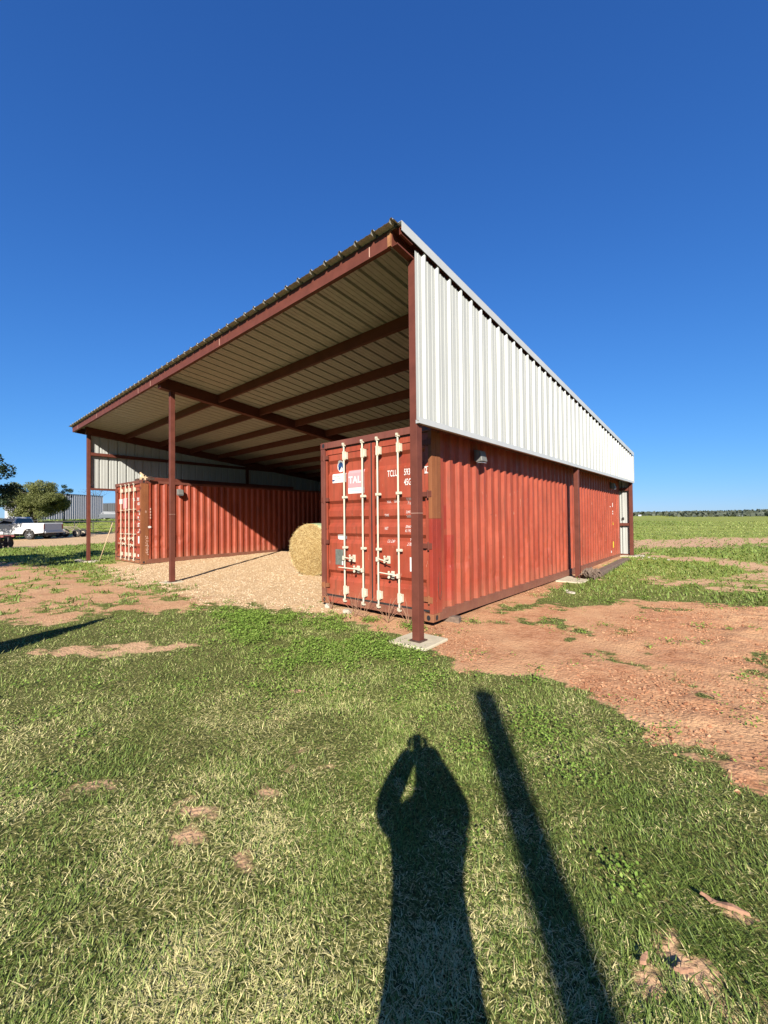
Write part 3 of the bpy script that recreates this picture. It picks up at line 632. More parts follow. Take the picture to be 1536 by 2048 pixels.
def make_container(label, loc, rz, near):
    C = thing('shipping_container', label, 'container', loc, rz)
    # frame ------------------------------------------------------
    for sx in (-1, 1):
        x0, x1 = (-.16, 0) if sx > 0 else (-CW, -CW+.16)
        m = MB(); zt = 1.50
        if sx > 0 and near:
            m.box(x0+.10, x1, 0, .11, .118, zt, 1); m.box(x0+.10, x1, 0, .11, zt, CH-.118, 0)
            m.box(x0+.085, x0+.10, .03, .06, .118, CH-.118, 2)
            m.box(x1-.012, x1+.003, .11, .235, .118, zt, 1); m.box(x1-.012, x1+.003, .11, .235, zt, CH-.118, 0)
        else:
            m.box(x0+(.06 if sx > 0 else 0), x1-(0 if sx > 0 else .06), 0, .11, .118, CH-.118, 2 if sx < 0 else 0)
            xs = (x1-.012, x1+.003) if sx > 0 else (x0-.003, x0+.012)
            m.box(*xs, .11, .235, .118, CH-.118, 0)
            if sx > 0:
                random.seed(3)
                for k in range(46):
                    a = .135+.08*random.random(); z = random.choice([random.uniform(.35, .95), random.uniform(.3, .8)]); h_ = random.uniform(.01, .05)
                    m.box(x1+.003, x1+.0045, a, a+random.uniform(.008, .03), z, z+h_, 3)
        m.build('corner_post', [M_RUST, M_RED2, M_RAIL, M_SCRIBBLE], C, bevel=.004)
        m = MB(); xr0, xr1 = (x1-.11, x1) if sx > 0 else (x0, x0+.11)
        m.box(xr0, xr1, CL-.14, CL, .118, CH-.118); m.build('corner_post', M_RAIL, C, bevel=.004)
        # corner castings with holes suggested by dark recessed plates
        for yy in (0, CL-.178):
            for zz in (0, CH-.118):
                xa, xb = (-.162, .006) if sx > 0 else (-CW-.006, -CW+.162)
                cst = MB().box(xa, xb, yy-.006, yy+.178, zz, zz+.118).build('corner_casting', M_RUST if zz == 0 else M_RAIL, C, bevel=.01)
                xc = (xa+xb)/2; h = MB(); n = 14
                ov = [(math.cos(2*math.pi*k/n)*.032, math.sin(2*math.pi*k/n)*.040) for k in range(n)]
                MM = Matrix.Translation((xc, yy-.0075 if yy == 0 else yy+.1795, zz+.06)) @ Matrix.Rotation(math.pi/2, 4, 'X'); h.prism(ov, MM, -.003); h.build('lock_hole', M_BLACK, cst); h = MB()
                MM = Matrix.Translation(((xb+.0015) if sx > 0 else (xa-.0015), yy+.086, zz+.06)) @ Matrix.Rotation(math.pi/2, 4, 'Y') @ Matrix.Rotation(math.pi/2, 4, 'Z'); h.prism(ov, MM, -.003)
                h.build('lock_hole', M_BLACK, cst)
        xo = 0 if sx > 0 else -CW
        d = -1 if sx > 0 else 1
        m = MB(); xa, xb = sorted((xo, xo+d*.06)); m.box(xa, xb, .172, CL-.172, .012, .155); m.box(min(xo-d*.004, xo+d*.03), max(xo-d*.004, xo+d*.03), .172, CL-.172, .005, .015)
        m.build('bottom_rail', M_RAIL, C, bevel=.004)
        m = MB(); m.box(xa, xb, .172, CL-.172, CH-.10, CH-.015); m.build('top_rail', M_RAIL, C, bevel=.004)
        # corrugated side: pitch .275, 36 mm deep, with dents
        pts = []; yv = .235
        k = 0
        while yv < CL-.15:
            for a, h in ((0, 0), (.082, 0), (.138, .042), (.220, .042)):
                if yv+a < CL-.15: pts.append((yv+a, h))
            yv += .2755
        pts.append((CL-.14, 0)); Yp = np.array([p[0] for p in pts]); Hp = np.array([p[1] for p in pts])
        Yf = np.sort(np.concatenate([Yp, (Yp[:-1]+Yp[1:])/2])); Hf = np.interp(Yf, Yp, Hp); zs = np.linspace(.155, CH-.10, 30)
        YY, ZZ = np.meshgrid(Yf, zs); HH = np.tile(Hf, (len(zs), 1))
        sd = 5 if near else 9
        dent = (fbm(YY*1.3+sd, ZZ*1.1, 200+sd, 3)-.5)*.020+(np.maximum(fbm(YY*3.1, ZZ*2.4, 210+sd, 3)-.60, 0))*.10*np.exp(-((ZZ-.75)/.5)**2)
        edge = np.minimum(1, np.minimum(ZZ-.155, CH-.10-ZZ)/.15)
        XX = xo+d*(.006+HH+np.maximum(dent, -.004)*edge)
        iv = np.arange(XX.size).reshape(XX.shape); Q = np.stack([iv[:-1,:-1].ravel(), iv[:-1,1:].ravel(), iv[1:,1:].ravel(), iv[1:,:-1].ravel()], 1)
        so_ = fast_mesh('side_panel', np.stack([XX.ravel(), YY.ravel(), ZZ.ravel()], 1), Q, [M_RED, M_RED2], parent=C)
        if sx > 0:
            yc = YY[:-1,:-1].ravel(); zc = ZZ[:-1,:-1].ravel()
            if near: mi = ((yc > .30) & (yc < .62) & (zc > .16) & (zc < 1.22)) | ((yc > .33) & (yc < .45) & (zc > 1.3) & (zc < 1.62))
            else: mi = (yc > .5) & (yc < .6) & (zc > 5)
            so_.data.polygons.foreach_set('material_index', mi.astype(np.int32))
    m = MB()
    n = 60; prof = [(k*CL/n, .018 if k % 2 else 0) for k in range(1, n)]
    m.strip(prof, lambda s, h: Vector((-.05, s, CH-.02-h)), lambda s, h: Vector((-CW+.05, s, CH-.02-h))); m.build('roof_panel', M_RAIL, C, fix=False)
    m = MB(); prof = [(-CW+.11+k*.0695, .04 if (k//2) % 2 else 0) for k in range(33)]
    m.strip(prof, lambda s, h: Vector((s, CL-.03-h, .15)), lambda s, h: Vector((s, CL-.03-h, CH-.1))); m.build('end_panel', M_RED, C, fix=False)
    m = MB().box(-CW+.06, -.06, .15, CL-.1, .10, .14)
    for k in range(24): m.box(-CW+.062, -.062, .5+k*.49, .54+k*.49, -.0+.005, .10)
    m.build('floor_frame', M_RUST_DK, C)
    MB().box(-CW+.162, -.162, 0, .12, CH-.112, CH-.003).build('door_header', M_RAIL, C, bevel=.005)
    m = MB().box(-CW+.162, -.162, .02, .14, .02, .135); m.build('door_sill', M_RUST if not near else M_RAIL, C, bevel=.006)
    MB().box(-CW+.165, -1.72, .012, .02, .03, .118).build('sill_patch', M_RED2, C) if near else None
    # doors --------------------------------------------------------
    xm = -CW/2
    zb, zt = .165, CH-.125
    for side in (0, 1):                                             # 0 left leaf, 1 right leaf
        x0, x1 = (-CW+.085, xm-.012) if side == 0 else (xm+.012, -.085)
        fr = .055
        m = MB()
        # pressed sheet
        zs = sorted(set([zb+.10, zt-.10]+[z for z in BRK if zb+.1 < z < zt-.1])); prof = [(z, door_in(z)) for z in zs]
        m.strip(prof, lambda z, h: Vector((x0+fr, YD+h, z)), lambda z, h: Vector((x1-fr, YD+h, z)))
        m.strip(prof, lambda z, h: Vector((x0+fr, YD+.001+h, z)), lambda z, h: Vector((x0+fr, YD-.018, z)))
        m.strip(prof, lambda z, h: Vector((x1-fr, YD+.001+h, z)), lambda z, h: Vector((x1-fr, YD-.018, z)))
        m.box(x0, x0+fr, YD-.018, YD+.03, zb, zt); m.box(x1-fr, x1, YD-.018, YD+.03, zb, zt)
        m.box(x0+fr, x1-fr, YD-.015, YD+.03, zt-.10, zt); m.box(x0+fr, x1-fr, YD-.015, YD+.03, zb, zb+.10)
        door = m.build('door', M_RED, C, fix=False)
        g = MB(); gy0, gy1 = YD-.022, YD+.03
        g.box(x0-.022 if side == 0 else x0-.011, x0, gy0, gy1, zb-.03, zt+.03); g.box(x1, x1+(.011 if side == 0 else .022), gy0, gy1, zb-.03, zt+.03)
        g.box(x0, x1, gy0, gy1, zt, zt+.03); g.box(x0, x1, gy0, gy1, zb-.03, zb)
        g.build('gasket', M_GASKET, door)
        for bx in ((-1.815, -1.375) if side == 0 else (-1.04, -.615)):
            yb = -.012; m = MB(); zb0, zb1 = .085, CH-.075
            m.tube([(bx, yb, zb0+.04), (bx, yb, zb1-.04)], .015, 12)
            for zc in (zb0, zb1-.05):                               # cams and keepers
                m.box(bx-.025, bx+.03, yb-.02, yb+.02, zc, zc+.022); m.box(bx-.02, bx+.014, yb-.03, yb+.0, zc+.02, zc+.055)
            for z0_, z1_ in ((2.53, 2.68), (.21, .36)):             # big guide brackets
                m.box(bx-.019, bx+.017, yb-.019, yb+.03, z0_, z1_); m.box(bx+.017, bx+.044, yb+.012, YD-.015, z0_+.015, z1_-.015)
            for zc in ((1.885 if side == 0 else 1.90), 1.02):       # small brackets
                m.box(bx-.03, bx+.03, yb-.022, yb+.024, zc-.02, zc+.02); m.box(bx+.03, bx+.065, yb+.004, yb+.012, zc-.018, zc+.018); m.box(bx-.02, bx+.02, yb+.02, YD, zc-.015, zc+.015)
            for z0_ in (2.56, 2.65, .24, .33): m.box(bx+.030, bx+.038, yb+.0095, yb+.0115, z0_-.005, z0_+.005, 1)
            for zc in ((1.885 if side == 0 else 1.90), 1.02): m.box(bx+.044, bx+.052, yb+.0015, yb+.0035, zc-.005, zc+.005, 1)
            m.build('locking_bar', [M_CREAM, M_DARK], door)
        # handles: (bar x, z, direction, length, droop)
        for bx, z, dr, ln_, dp in (((-1.815, .845, 1, .30, -.01), (-1.375, .665, -1, .52, .015)) if side == 0 else ((-1.04, .865, 1, .30, -.035), (-.615, .63, -1, .34, .03))):
            yb = -.03; m = MB()
            a = Vector((bx+dr*.02, yb, z)); b_ = Vector((bx+dr*ln_*.45, yb-.022, z+dp*.4)); c_ = Vector((bx+dr*ln_, yb-.05, z+dp))
            m.tube([a, b_, c_], [.014, .011, .009], 8); m.box(bx+dr*.0-.022, bx+dr*.0+.022, yb-.02, yb+.02, z-.04, z+.03)
            kx = bx+dr*.17; m.box(kx-.016, kx+.016, yb-.025, YD, z-.006, z+.028); m.lathe([(.0,-.008),(.022,-.008),(.022,.008),(0,.008)], (kx, yb-.022, z-.035), (0,1,0), 12); m.lathe([(.0,-.008),(.018,-.008),(.018,.008),(0,.008)], (kx, yb-.024, z+.045), (0,1,0), 12)
            m.box(kx-.03, kx+.03, YD-.02, YD-.001, z-.07, z+.05)
            m.build('handle', M_CREAM, door, bevel=.002)
        # hinges on the outer edge
        hx = -CW+.075 if side == 0 else -.075
        for z in (2.62, 1.86, 1.10, .32):
            m = MB(); s_ = -1 if side == 0 else 1
            m.tube([(hx, .005, z-.06), (hx, .005, z+.06)], .016, 8)
            xa, xb = sorted((hx, hx-s_*.10)); m.box(xa, xb, .005, .045, z-.035, z+.035)
            xa, xb = sorted((hx+s_*.005, hx+s_*.07)); m.box(xa, xb, -.008, .004, z-.045, z+.045)
            m.build('hinge', M_PRIMER if z > 1 else M_RUST, door, bevel=.003)
    doors = [c for c in C.children if c.name.startswith('door') and not c.name.startswith(('door_h', 'door_s'))]
    dl, drr = doors
    if near:
        decal('round_sticker', -2.10, -1.905, 2.345, 2.55, M_WHITE, dl, .0035, rnd=True)
        b = bmesh.new()
        for cx, cz, r in ((-2.035, 2.46, .045), (-1.985, 2.475, .030), (-2.045, 2.41, .028), (-1.955, 2.43, .022), (-2.00, 2.50, .022)):
            b.faces.new([b.verts.new((cx+r*math.cos(k*math.pi/7), 0, cz+r*1.2*math.sin(k*math.pi/7))) for k in range(14)])
        conform(b, .0065); bm_obj(b, 'sticker_print', M_NAVY, dl)
        decal('sticker', -2.185, -1.835, 2.155, 2.315, M_WHITE, dl, .0035)
        lettering([('Textile Container', -2.17, 2.262, .030, dict(wscale=.60)), ('Equip #8 27', -2.06, 2.217, .026, dict(wscale=.60))], dl, M_GREENP, .0065)
        b = bmesh.new(); b.faces.new([b.verts.new((-2.155+.035*math.cos(k*.7), 0, 2.20+.016*math.sin(k*.7))) for k in range(9)]); conform(b, .0065); bm_obj(b, 'sticker_print', M_NAVY, dl)
        decal('logo_sticker', -1.785, -1.40, 1.945, 2.345, M_WHITE, dl, .0035)
        decal('logo_panel', -1.785, -1.40, 2.045, 2.345, M_PINK, dl, .0055)
        decal('logo_stripe', -1.785, -1.40, 1.985, 2.005, M_SKYB, dl, .0055)
        lettering([('TAL', -1.765, 2.125, .115, dict(wscale=.98, bold=.004))], dl, M_WHITE, .0085, 'logo_lettering')
        decal('oval_label', -2.10, -1.875, 1.145, 1.235, M_WHITE, dl, .0035, rnd=.45)
        decal('data_plate_frame', -2.13, -1.905, .69, .985, M_RED2, dl, .003)
        pl_ = decal('data_plate', -2.12, -1.915, .70, .975, M_PLATE, dl, .006); decal('plate_label', -1.95, -1.917, .70, .77, M_WHITE, dl, .009)
        decal('white_label', -.455, -.355, .70, .915, M_WHITE, drr, .0035)
        mm = dict(wscale=.60, slant=.15); ml = dict(wscale=.60, slant=.15)
        lettering([('TCLU', -.885, 2.175, .098, dict(wscale=.58, bold=.002)), ('5935', -.55, 2.175, .098, dict(wscale=.56, bold=.002)), ('45G1', -.55, 2.02, .098, dict(wscale=.56, bold=.002)),
            ('MAX.', -.935, 1.755, .042, mm), ('GROSS', -.79, 1.760, .042, mm), ('32.500', -.53, 1.785, .040, ml), ('71.650', -.52, 1.722, .044, ml),
            ('TARE', -.955, 1.54, .042, mm), ('3.840', -.52, 1.585, .042, ml), ('8.460', -.515, 1.52, .040, ml),
            ('NET', -.955, 1.33, .045, mm), ('28.660', -.535, 1.362, .042, ml), ('63.190 L', -.54, 1.298, .044, ml),
            ('CU. CAP', -.93, 1.125, .045, mm), ('76.4', -.48, 1.155, .044, ml), ('2.700', -.515, 1.09, .044, ml)], drr, M_WHITE, .004)
        lettering([('2', -.140, 2.180, .085, dict(wscale=.62, bold=.003))], drr, M_WHITE, .0225)
        b = bmesh.new()
        for q in ((-.150,-.078,2.262,2.272),(-.150,-.078,2.168,2.177),(-.150,-.144,2.177,2.262),(-.084,-.078,2.177,2.262)): b.faces.new([b.verts.new(p) for p in ((q[0],0,q[2]),(q[1],0,q[2]),(q[1],0,q[3]),(q[0],0,q[3]))])
        conform(b, .0225); bm_obj(b, 'check_box', M_WHITE, drr)
        # ghost of older painted letters
        # markings at the far end of the side
        for y, z, w_, h_ in ((11.06, 1.84, .035, .14), (11.06, 1.66, .05, .05), (11.06, 1.58, .05, .05), (10.72, 1.83, .05, .03)): MB().box(-.012, .0025, y, y+w_, z, z+h_).build('side_number', M_WHITE, C)
        m = MB(); m.add([(.003, 11.04, 1.22), (.003, 11.16, 1.22), (.003, 11.05, 1.34)], [(0,1,2)]); m.build('warning_label', M_YEL, C, fix=False); MB().box(-.012, .0025, 11.05, 11.15, .43, .64).build('warning_label', M_YEL, C)
        MB().box(-.012, .0025, 10.75, 10.82, .27, .34).build('side_label', M_WHITE, C)
        # scratches: loop of old scuff marks at the corner post
        m = MB(); 
        m.tube([(.006, .17+.05*math.sin(t*.6), .62+.30*math.cos(t*.6)) for t in range(0, 9)], .0025, 5); m.tube([(.006, .18+.045*math.sin(t*.55+2), .52+.22*math.cos(t*.55+2)) for t in range(0, 8)], .0022, 5); m.build('scuff_mark', M_RUST_DK, C)
    else:
        decal('sticker', -2.17, -1.85, 2.13, 2.31, M_WHITE, dl, .0035)
        decal('logo_panel', -1.78, -1.42, 1.95, 2.33, M_PINK, dl, .0035)
        decal('white_label', -.42, -.30, .70, .95, M_WHITE, drr, .0035)
        ml = dict(wscale=.62, bold=.004)
        decal('small_label', -.40, -.30, .24, .32, M_WHITE, drr, .02)
        lettering([('TCLU', -.885, 2.20, .10, ml), ('5923', -.50, 2.20, .10, ml), ('45G1', -.46, 2.04, .10, ml), ('32.500', -.46, 1.785, .06, ml), ('71.650', -.46, 1.70, .06, ml), ('3.840', -.46, 1.585, .06, ml), ('8.460', -.46, 1.50, .06, ml), ('28.660', -.46, 1.362, .06, ml), ('63.190', -.46, 1.28, .06, ml), ('76.4', -.46, 1.155, .06, ml), ('2.700', -.46, 1.07, .06, ml)], drr, M_WHITE, .005)
        random.seed(12)
        for q, (y, z) in enumerate(((.285, 1.86), (.285, 1.76), (.285, 1.66), (.285, 1.56))): MB().box(-.012, .0025, y, y+.03, z, z+.07).build('side_number', M_SCRIBBLE, C)
        MB().add([(.0035, .27+.055*math.cos(k*.45), 1.27+.04*math.sin(k*.45)) for k in range(14)], [tuple(range(14))]).build('oval_label', M_WHITE, C, fix=False)
        m = MB().box(.004, .0055, .13, .14, 1.76, 1.83).box(.004, .0055, .16, .17, 1.76, 1.83).box(.004, .0055, .14, .16, 1.82, 1.835); m.build('chalk_letter', M_SCRIBBLE, C)
    return C
C1 = make_container('near red shipping container with white lettering and cream locking bars, at the shed corner', (-.2345, .6786, .051), .0093, True)
C2 = make_container('far left red shipping container with brown corner post, lit and shaded along its ribbed side', (-12.42, .8557, .0866), .0393, False)

# flood lights on the containers
def wall_light(loc, rz, lab, tilt=0):
    t = thing('flood_light', lab, 'flood light', loc, rz, 'flood lights fixed high on the containers')
    m = MB().box(0, .05, -.10, .10, -.12, .12); b = m.build('back_box', M_GREYP, t, bevel=.01)
    m = MB(); m.add([(.05,-.13,.11),(.05,.13,.11),(.05,.13,-.15),(.05,-.13,-.15),(.15,-.12,.09),(.15,.12,.09),(.20,.12,-.13),(.20,-.12,-.13)], [(0,1,2,3),(7,6,5,4),(0,4,5,1),(1,5,6,2),(2,6,7,3),(3,7,4,0)])
    m.build('housing', M_GREYP, t, bevel=.015)
    MB().box(.07, .18, -.10, .10, -.158, -.150).build('lens', M_LENS, t)
    return t
l1 = wall_light((-12.46, 2.13, 2.62), .0393, 'grey box flood light near the top of the far left container side')
l1.scale = (.85,.85,.85); l2 = copy_tree(l1); l2.scale = (.8,.8,.8); l2.location = (-.245, 2.02, 2.60); l2.rotation_euler.z = .0093; l2['label'] = 'grey flood light on the near container, just under the white wall edge'
l3 = copy_tree(l1); l3.location = (-.34, 11.50, 2.62); l3.rotation_euler.z = .0093; l3['label'] = 'small flood light at the far rear end of the near container'

# ================================================================ THINGS
def cw(dep, px, z=0.0):                                            # a point measured by distance ahead of the camera stand and bearing
    lat = dep*(px-768)/825.5; return Vector((CAM[0]+HF[0]*dep+HR[0]*lat, CAM[1]+HF[1]*dep+HR[1]*lat, z))
def hz(p): return float(height(np.array([p[0]]), np.array([p[1]]))[0])
YAW = math.atan2(HR[1], HR[0])

# round bale
bale = thing('round_hay_bale', 'round hay bale in pale green net wrap on the gravel, beside the near container', 'hay bale', (-5.66, 2.80, .03), 0)
ax = Vector((-.24, .97, 0)).normalized(); rx_ = Vector((ax.y, -ax.x, 0)); R = .715; LB = 1.35
nr, na = 26, 72
V = []; Fq = []
m = MB()
rings = [(r*R/nr, -.035*math.cos(r/nr*1.5)) for r in range(nr+1)]
for (r, h) in rings:
    for k in range(na):
        a = 2*math.pi*k/na; w = 1+.012*math.sin(3*a+1); jit = (float(fbm(np.array([r*22*math.cos(a)]), np.array([r*22*math.sin(a)]), 5, 3)[0])-.5)*.05
        V.append(rx_*(r*w*math.cos(a))+Vector((0,0,1))*(r*w*math.sin(a)+R-.01)+ax*(h+jit))
m.add(V, [(i*na+k, i*na+(k+1) % na, (i+1)*na+(k+1) % na, (i+1)*na+k) for i in range(nr) for k in range(na)])
def haymat():
    m, t, p = newmat('hay'); co = t.coord(); d = t.noise(co, 42, 5, .7)
    t.l(t.ramp(d, [(.30, (.14, .07, .02)), (.48, (.42, .26, .085)), (.7, (.66, .48, .20))]), p.inputs['Base Color']); p.inputs['Roughness'].default_value = .9
    t.l(t.bump(d, 1.0, .02), p.inputs['Normal']); return m
M_HAY = haymat(); m.build('hay_face', M_HAY, bale, smooth=True)
def netmat():
    m, t, p = newmat('net_wrap'); co = t.coord(); w = t.n('ShaderNodeTexWave', i_Scale=26.0, i_Distortion=1.5); t.l(co, w.inputs[0])
    c = t.ramp(w.outputs['Fac'], [(.2, (.20, .34, .19)), (.6, (.33, .47, .30)), (.9, (.46, .56, .36))]); t.l(t.mix(t.ramp(t.noise(co, 9, 5), [(.4, 0.0), (.7, .6)]), c, (.50, .42, .20)), p.inputs['Base Color'])
    p.inputs['Roughness'].default_value = .45; t.l(t.bump(t.noise(co, 14, 5), .6, .02), p.inputs['Normal']); return m
M_NET = netmat(); m = MB(); prof = [(-.02, R-.045), (.0, R-.012), (.05, R+.004), (.35, R+.008), (.7, R+.004), (1.0, R+.008), (LB-.04, R), (LB, R-.03), (LB, .02)]
vs = []
for h, r in prof:
    for k in range(na):
        a = 2*math.pi*k/na; w = 1+.012*math.sin(3*a+1)+.006*math.sin(11*a+h*9); vs.append(rx_*(r*w*math.cos(a))+Vector((0,0,1))*(max(r*w*math.sin(a), -R+.02)+R-.01)+ax*h)
m.add(vs, [(i*na+k, i*na+(k+1) % na, (i+1)*na+(k+1) % na, (i+1)*na+k) for i in range(len(prof)-1) for k in range(na)]); m.build('net_wrap', M_NET, bale, smooth=True)
n = 9000; rr = R*.97*np.sqrt(RNG.random(n)); aa = RNG.random(n)*6.283; px_ = rr*np.cos(aa); pz_ = rr*np.sin(aa)
th = aa+np.pi/2+RNG.normal(0, .55, n); L_ = .03+.07*RNG.random(n); w_ = .0025+.002*RNG.random(n)
c3 = np.array(rx_)[None]*px_[:, None]+np.array([0,0,1.])[None]*(pz_+R-.01)[:, None]+np.array(ax)[None]*(-.045-.03*RNG.random(n))[:, None]
dd = np.array(rx_)[None]*np.cos(th)[:, None]+np.array([0,0,1.])[None]*np.sin(th)[:, None]+np.array(ax)[None]*(-.45*RNG.random(n))[:, None]
pp = np.array(rx_)[None]*(-np.sin(th))[:, None]+np.array([0,0,1.])[None]*np.cos(th)[:, None]
Vs = np.stack([c3-pp*w_[:, None], c3+pp*w_[:, None], c3+dd*L_[:, None]], 1).reshape(-1, 3)
o = fast_mesh('straw', Vs, np.arange(3*n).reshape(-1, 3), leafmat('straw_stalks', (.26, .15, .05), (.52, .36, .14), (.82, .66, .33), .1), dict(rnd=np.repeat(RNG.random(n), 3)), parent=bale); o['kind'] = 'stuff'

# skinned figures
def skin_body(name, V, E, Rr, mat, parent=None, sub=2, root=0):
    me = D.meshes.new(name); me.from_pydata(V, E, []); me.materials.append(mat); o = D.objects.new(name, me); COL.objects.link(o); o.parent = parent
    md = o.modifiers.new('skin', 'SKIN'); md.use_smooth_shade = True
    for i, r in enumerate(Rr):
        sv = me.skin_vertices[0].data[i]; sv.radius = (r, r) if not isinstance(r, tuple) else r; sv.use_root = (i == root)
    s = o.modifiers.new('sub', 'SUBSURF'); s.levels = sub; s.render_levels = sub; return o
M_FUR = simple('tabby_fur', (.50, .36, .22), .9, 0, .35, 22, .4, 90); M_FURD = simple('dark_fur', (.045, .03, .02), .9, 0, .4, 20); M_FURW = simple('white_fur', (.75, .68, .56), .9)
ct = hz((-13.3, 1)); zc = .0866+2.896
cat = thing('cat', 'small tan and dark cat sitting upright on the top corner of the far left container', 'cat', (-12.66, .98, zc), 0.15)
skin_body('body', [(.05,.10,.06),(.03,.06,.11),(-.0,.0,.18),(-.02,-.03,.225),(-.03,-.05,.265),(-.035,-.085,.262),(-.045,-.045,.10),(-.05,-.055,.015),(.025,-.045,.10),(.03,-.055,.015),(.11,.13,.03),(.15,.06,.02)],
 [(0,1),(1,2),(2,3),(3,4),(4,5),(2,6),(6,7),(2,8),(8,9),(0,10),(10,11)], [.075,.07,.052,.036,.042,.02,.022,.018,.022,.018,.016,.012], M_FUR, cat, 2, 0)
for s in (-1, 1): m = MB(); m.add([(-.03+s*.038,-.045,.285),(-.03+s*.010,-.05,.300),(-.03+s*.022,-.03,.292),(-.03+s*.032,-.048,.335)], [(0,1,3),(1,2,3),(2,0,3)]); m.build('ear', M_FURD, cat)
m = MB().lathe([(0,-.012),(.03,-.008),(.034,.02),(.02,.06),(0,.075)], (.062,.03,.15), (.1,.2,1), 10); m.build('back_patch', M_FURD, cat, smooth=True)
m = MB().lathe([(0,-.05),(.026,-.03),(.030,.01),(.018,.05),(0,.06)], (-.015,-.045,.15), (0,-.1,1), 10); m.build('chest', M_FURW, cat, smooth=True)
for s in (-1, 1): m = MB(); m.lathe([(0,-.003),(.006,-.002),(.006,.002),(0,.003)], (-.03+s*.017,-.100+.012,.272), (0,-1,0), 8); m.build('eye', M_BLACK, cat)
tag(MB().box(-.09,.09,-.10,.12,0,.075).box(-.07,.07,-.08,.10,.075,.09).build('dark_block', M_RUST_DK, None, bevel=.01), 'dark block on the far container roof, left of the cat', 'block').location = (-12.98, .98, zc)
tag(MB().box(-.10,.09,-.09,.13,0,.08).box(-.02,.06,-.05,.06,.08,.125).build('dark_block', M_RUST_DK, None, bevel=.01), 'dark block on the far container roof, right of the cat', 'block').location = (-12.40, 1.12, zc+.004)
m = MB(); cchan(m, (0,0,0), (0,6.4,0), .15, .07, side=(-1,0,0)); b_ = m.build('spare_purlin', M_PRIMER); b_.location = (-12.85, 1.30, zc+.003); b_.rotation_euler.z = .0393
tag(b_, 'long red steel channel lying on the roof of the far left container', 'steel beam')

# pole leaning on the far container's door edge
m = MB().tube([(-15.05,.30,.09), (-14.93,.70,1.52)], [.016,.013], 8); tag(m.build('wooden_pole', M_POLEW, smooth=True), 'pale wooden pole leaning on the left edge of the far container', 'pole')
# rocks
def rock(x, y, s, lab, seed, flat=.6, mat=None, grp=None, rz=0):
    random.seed(seed); b = bmesh.new(); bmesh.ops.create_icosphere(b, subdivisions=3, radius=1)
    pn = [Vector((random.uniform(-1,1), random.uniform(-1,1), random.uniform(-1,1))).normalized() for _ in range(11)]
    for v in b.verts:
        for q in pn:
            d_ = v.co.dot(q)-.72
            if d_ > 0: v.co -= q*d_*.85
        v.co *= 1+.06*math.sin(v.co.x*9+seed)*math.cos(v.co.y*8)
        v.co = Vector((v.co.x*s, v.co.y*s*.8, v.co.z*s*flat))
    me = D.meshes.new('rock'); b.to_mesh(me); b.free(); me.materials.append(mat or M_ROCK); o = D.objects.new('rock', me); COL.objects.link(o)
    o.location = (x, y, hz((x, y))+s*flat*.35); o.rotation_euler.z = seed if not rz else rz; return tag(o, lab, 'rock', grp)
WR = 'white stones by the rear corner post'
rock(.35,12.75,.12,'larger white stone touching the foot of the rear corner post',1,.5,grp=WR)
rock(.58,12.52,.06,'small white stone in the grass, nearest the rear corner post',2,grp=WR); rock(.80,12.2,.08,'flat white stone in the middle of the row by the rear corner',3,.4,grp=WR); rock(1.2,12.0,.055,'small white stone at the grass end of the row by the rear corner',4,grp=WR); rock(.45,12.15,.045,'smallest white stone by the rear corner of the shed',5,grp=WR)
rock(.48,4.5,.10,'flat pale stone in the grass before the middle side post',6,.3); rock(.33,4.68,.06,'small pale stone half sunk beside the flat one near the middle side post',7,.4)
rock(-15.45,-.25,.16,'grey stone left of the far left post',8,.45); rock(-15.0,-.30,.14,'pale stone in front of the far left post',9,.4); rock(-14.6,-.05,.13,'flat stone between the far left post and the container',10,.35)
rock(-1.88,.55,.10,'pale stone under the left corner of the near container door',11,.6); rock(-2.45,.62,.09,'small stone packed under the left edge of the near container',12,.6)
# support block under the near container, rail tie and root clump by the middle post
o = MB().box(-.20,.06,-.07,.07,-.02,.125).build('support_block', M_WOOD, None, bevel=.012); o.location = (-.16,1.18,-.06); o.rotation_euler.z = .25; tag(o, 'short grey timber block wedged under the near corner of the container', 'timber block')
o = MB().box(-.11,.11,0,4.6,-.02,.10).build('railroad_tie', M_WOOD, None, bevel=.02); o.location = (.30,7.0,hz((.2,9))); o.rotation_euler.z = .05; tag(o, 'long weathered timber lying beside the container towards the rear post', 'timber')
random.seed(5)
rt = thing('root_stump', 'gnarled grey stump with roots beside the middle side post', 'stump', (.26,6.72,hz((.26,6.72))))
b = bmesh.new(); bmesh.ops.create_icosphere(b, subdivisions=5, radius=1)
co_ = np.array([v.co[:] for v in b.verts]); q = fbm(co_[:,0]*3.1+co_[:,2]*2.3, co_[:,1]*3.1-co_[:,2]*1.7, 401, 5)
for v, k_ in zip(b.verts, q): v.co = Vector((v.co.x*.15, v.co.y*.30, v.co.z*.13+.10))*(.45+1.15*float(k_))
me = D.meshes.new('stump_wood'); b.to_mesh(me); b.free(); me.materials.append(M_WOOD); so2 = D.objects.new('trunk', me); COL.objects.link(so2); so2.parent = rt
random.seed(77)
for k in range(9):
    a = random.uniform(-2.6, .8); r0 = random.uniform(.05,.10); r1 = random.uniform(.20,.34); z0_ = random.uniform(.08,.2)
    P_ = [(r0*math.cos(a), r0*math.sin(a)-.02, z0_), ((r0+r1)/2*math.cos(a+.2), (r0+r1)/2*math.sin(a+.2), z0_*random.uniform(.7,1.2)), (r1*math.cos(a+.1), r1*math.sin(a+.1), random.uniform(-.02,.10))]
    MB().tube(P_, [.028,.018,.008], 7).build('root', M_WOOD, rt, smooth=True)
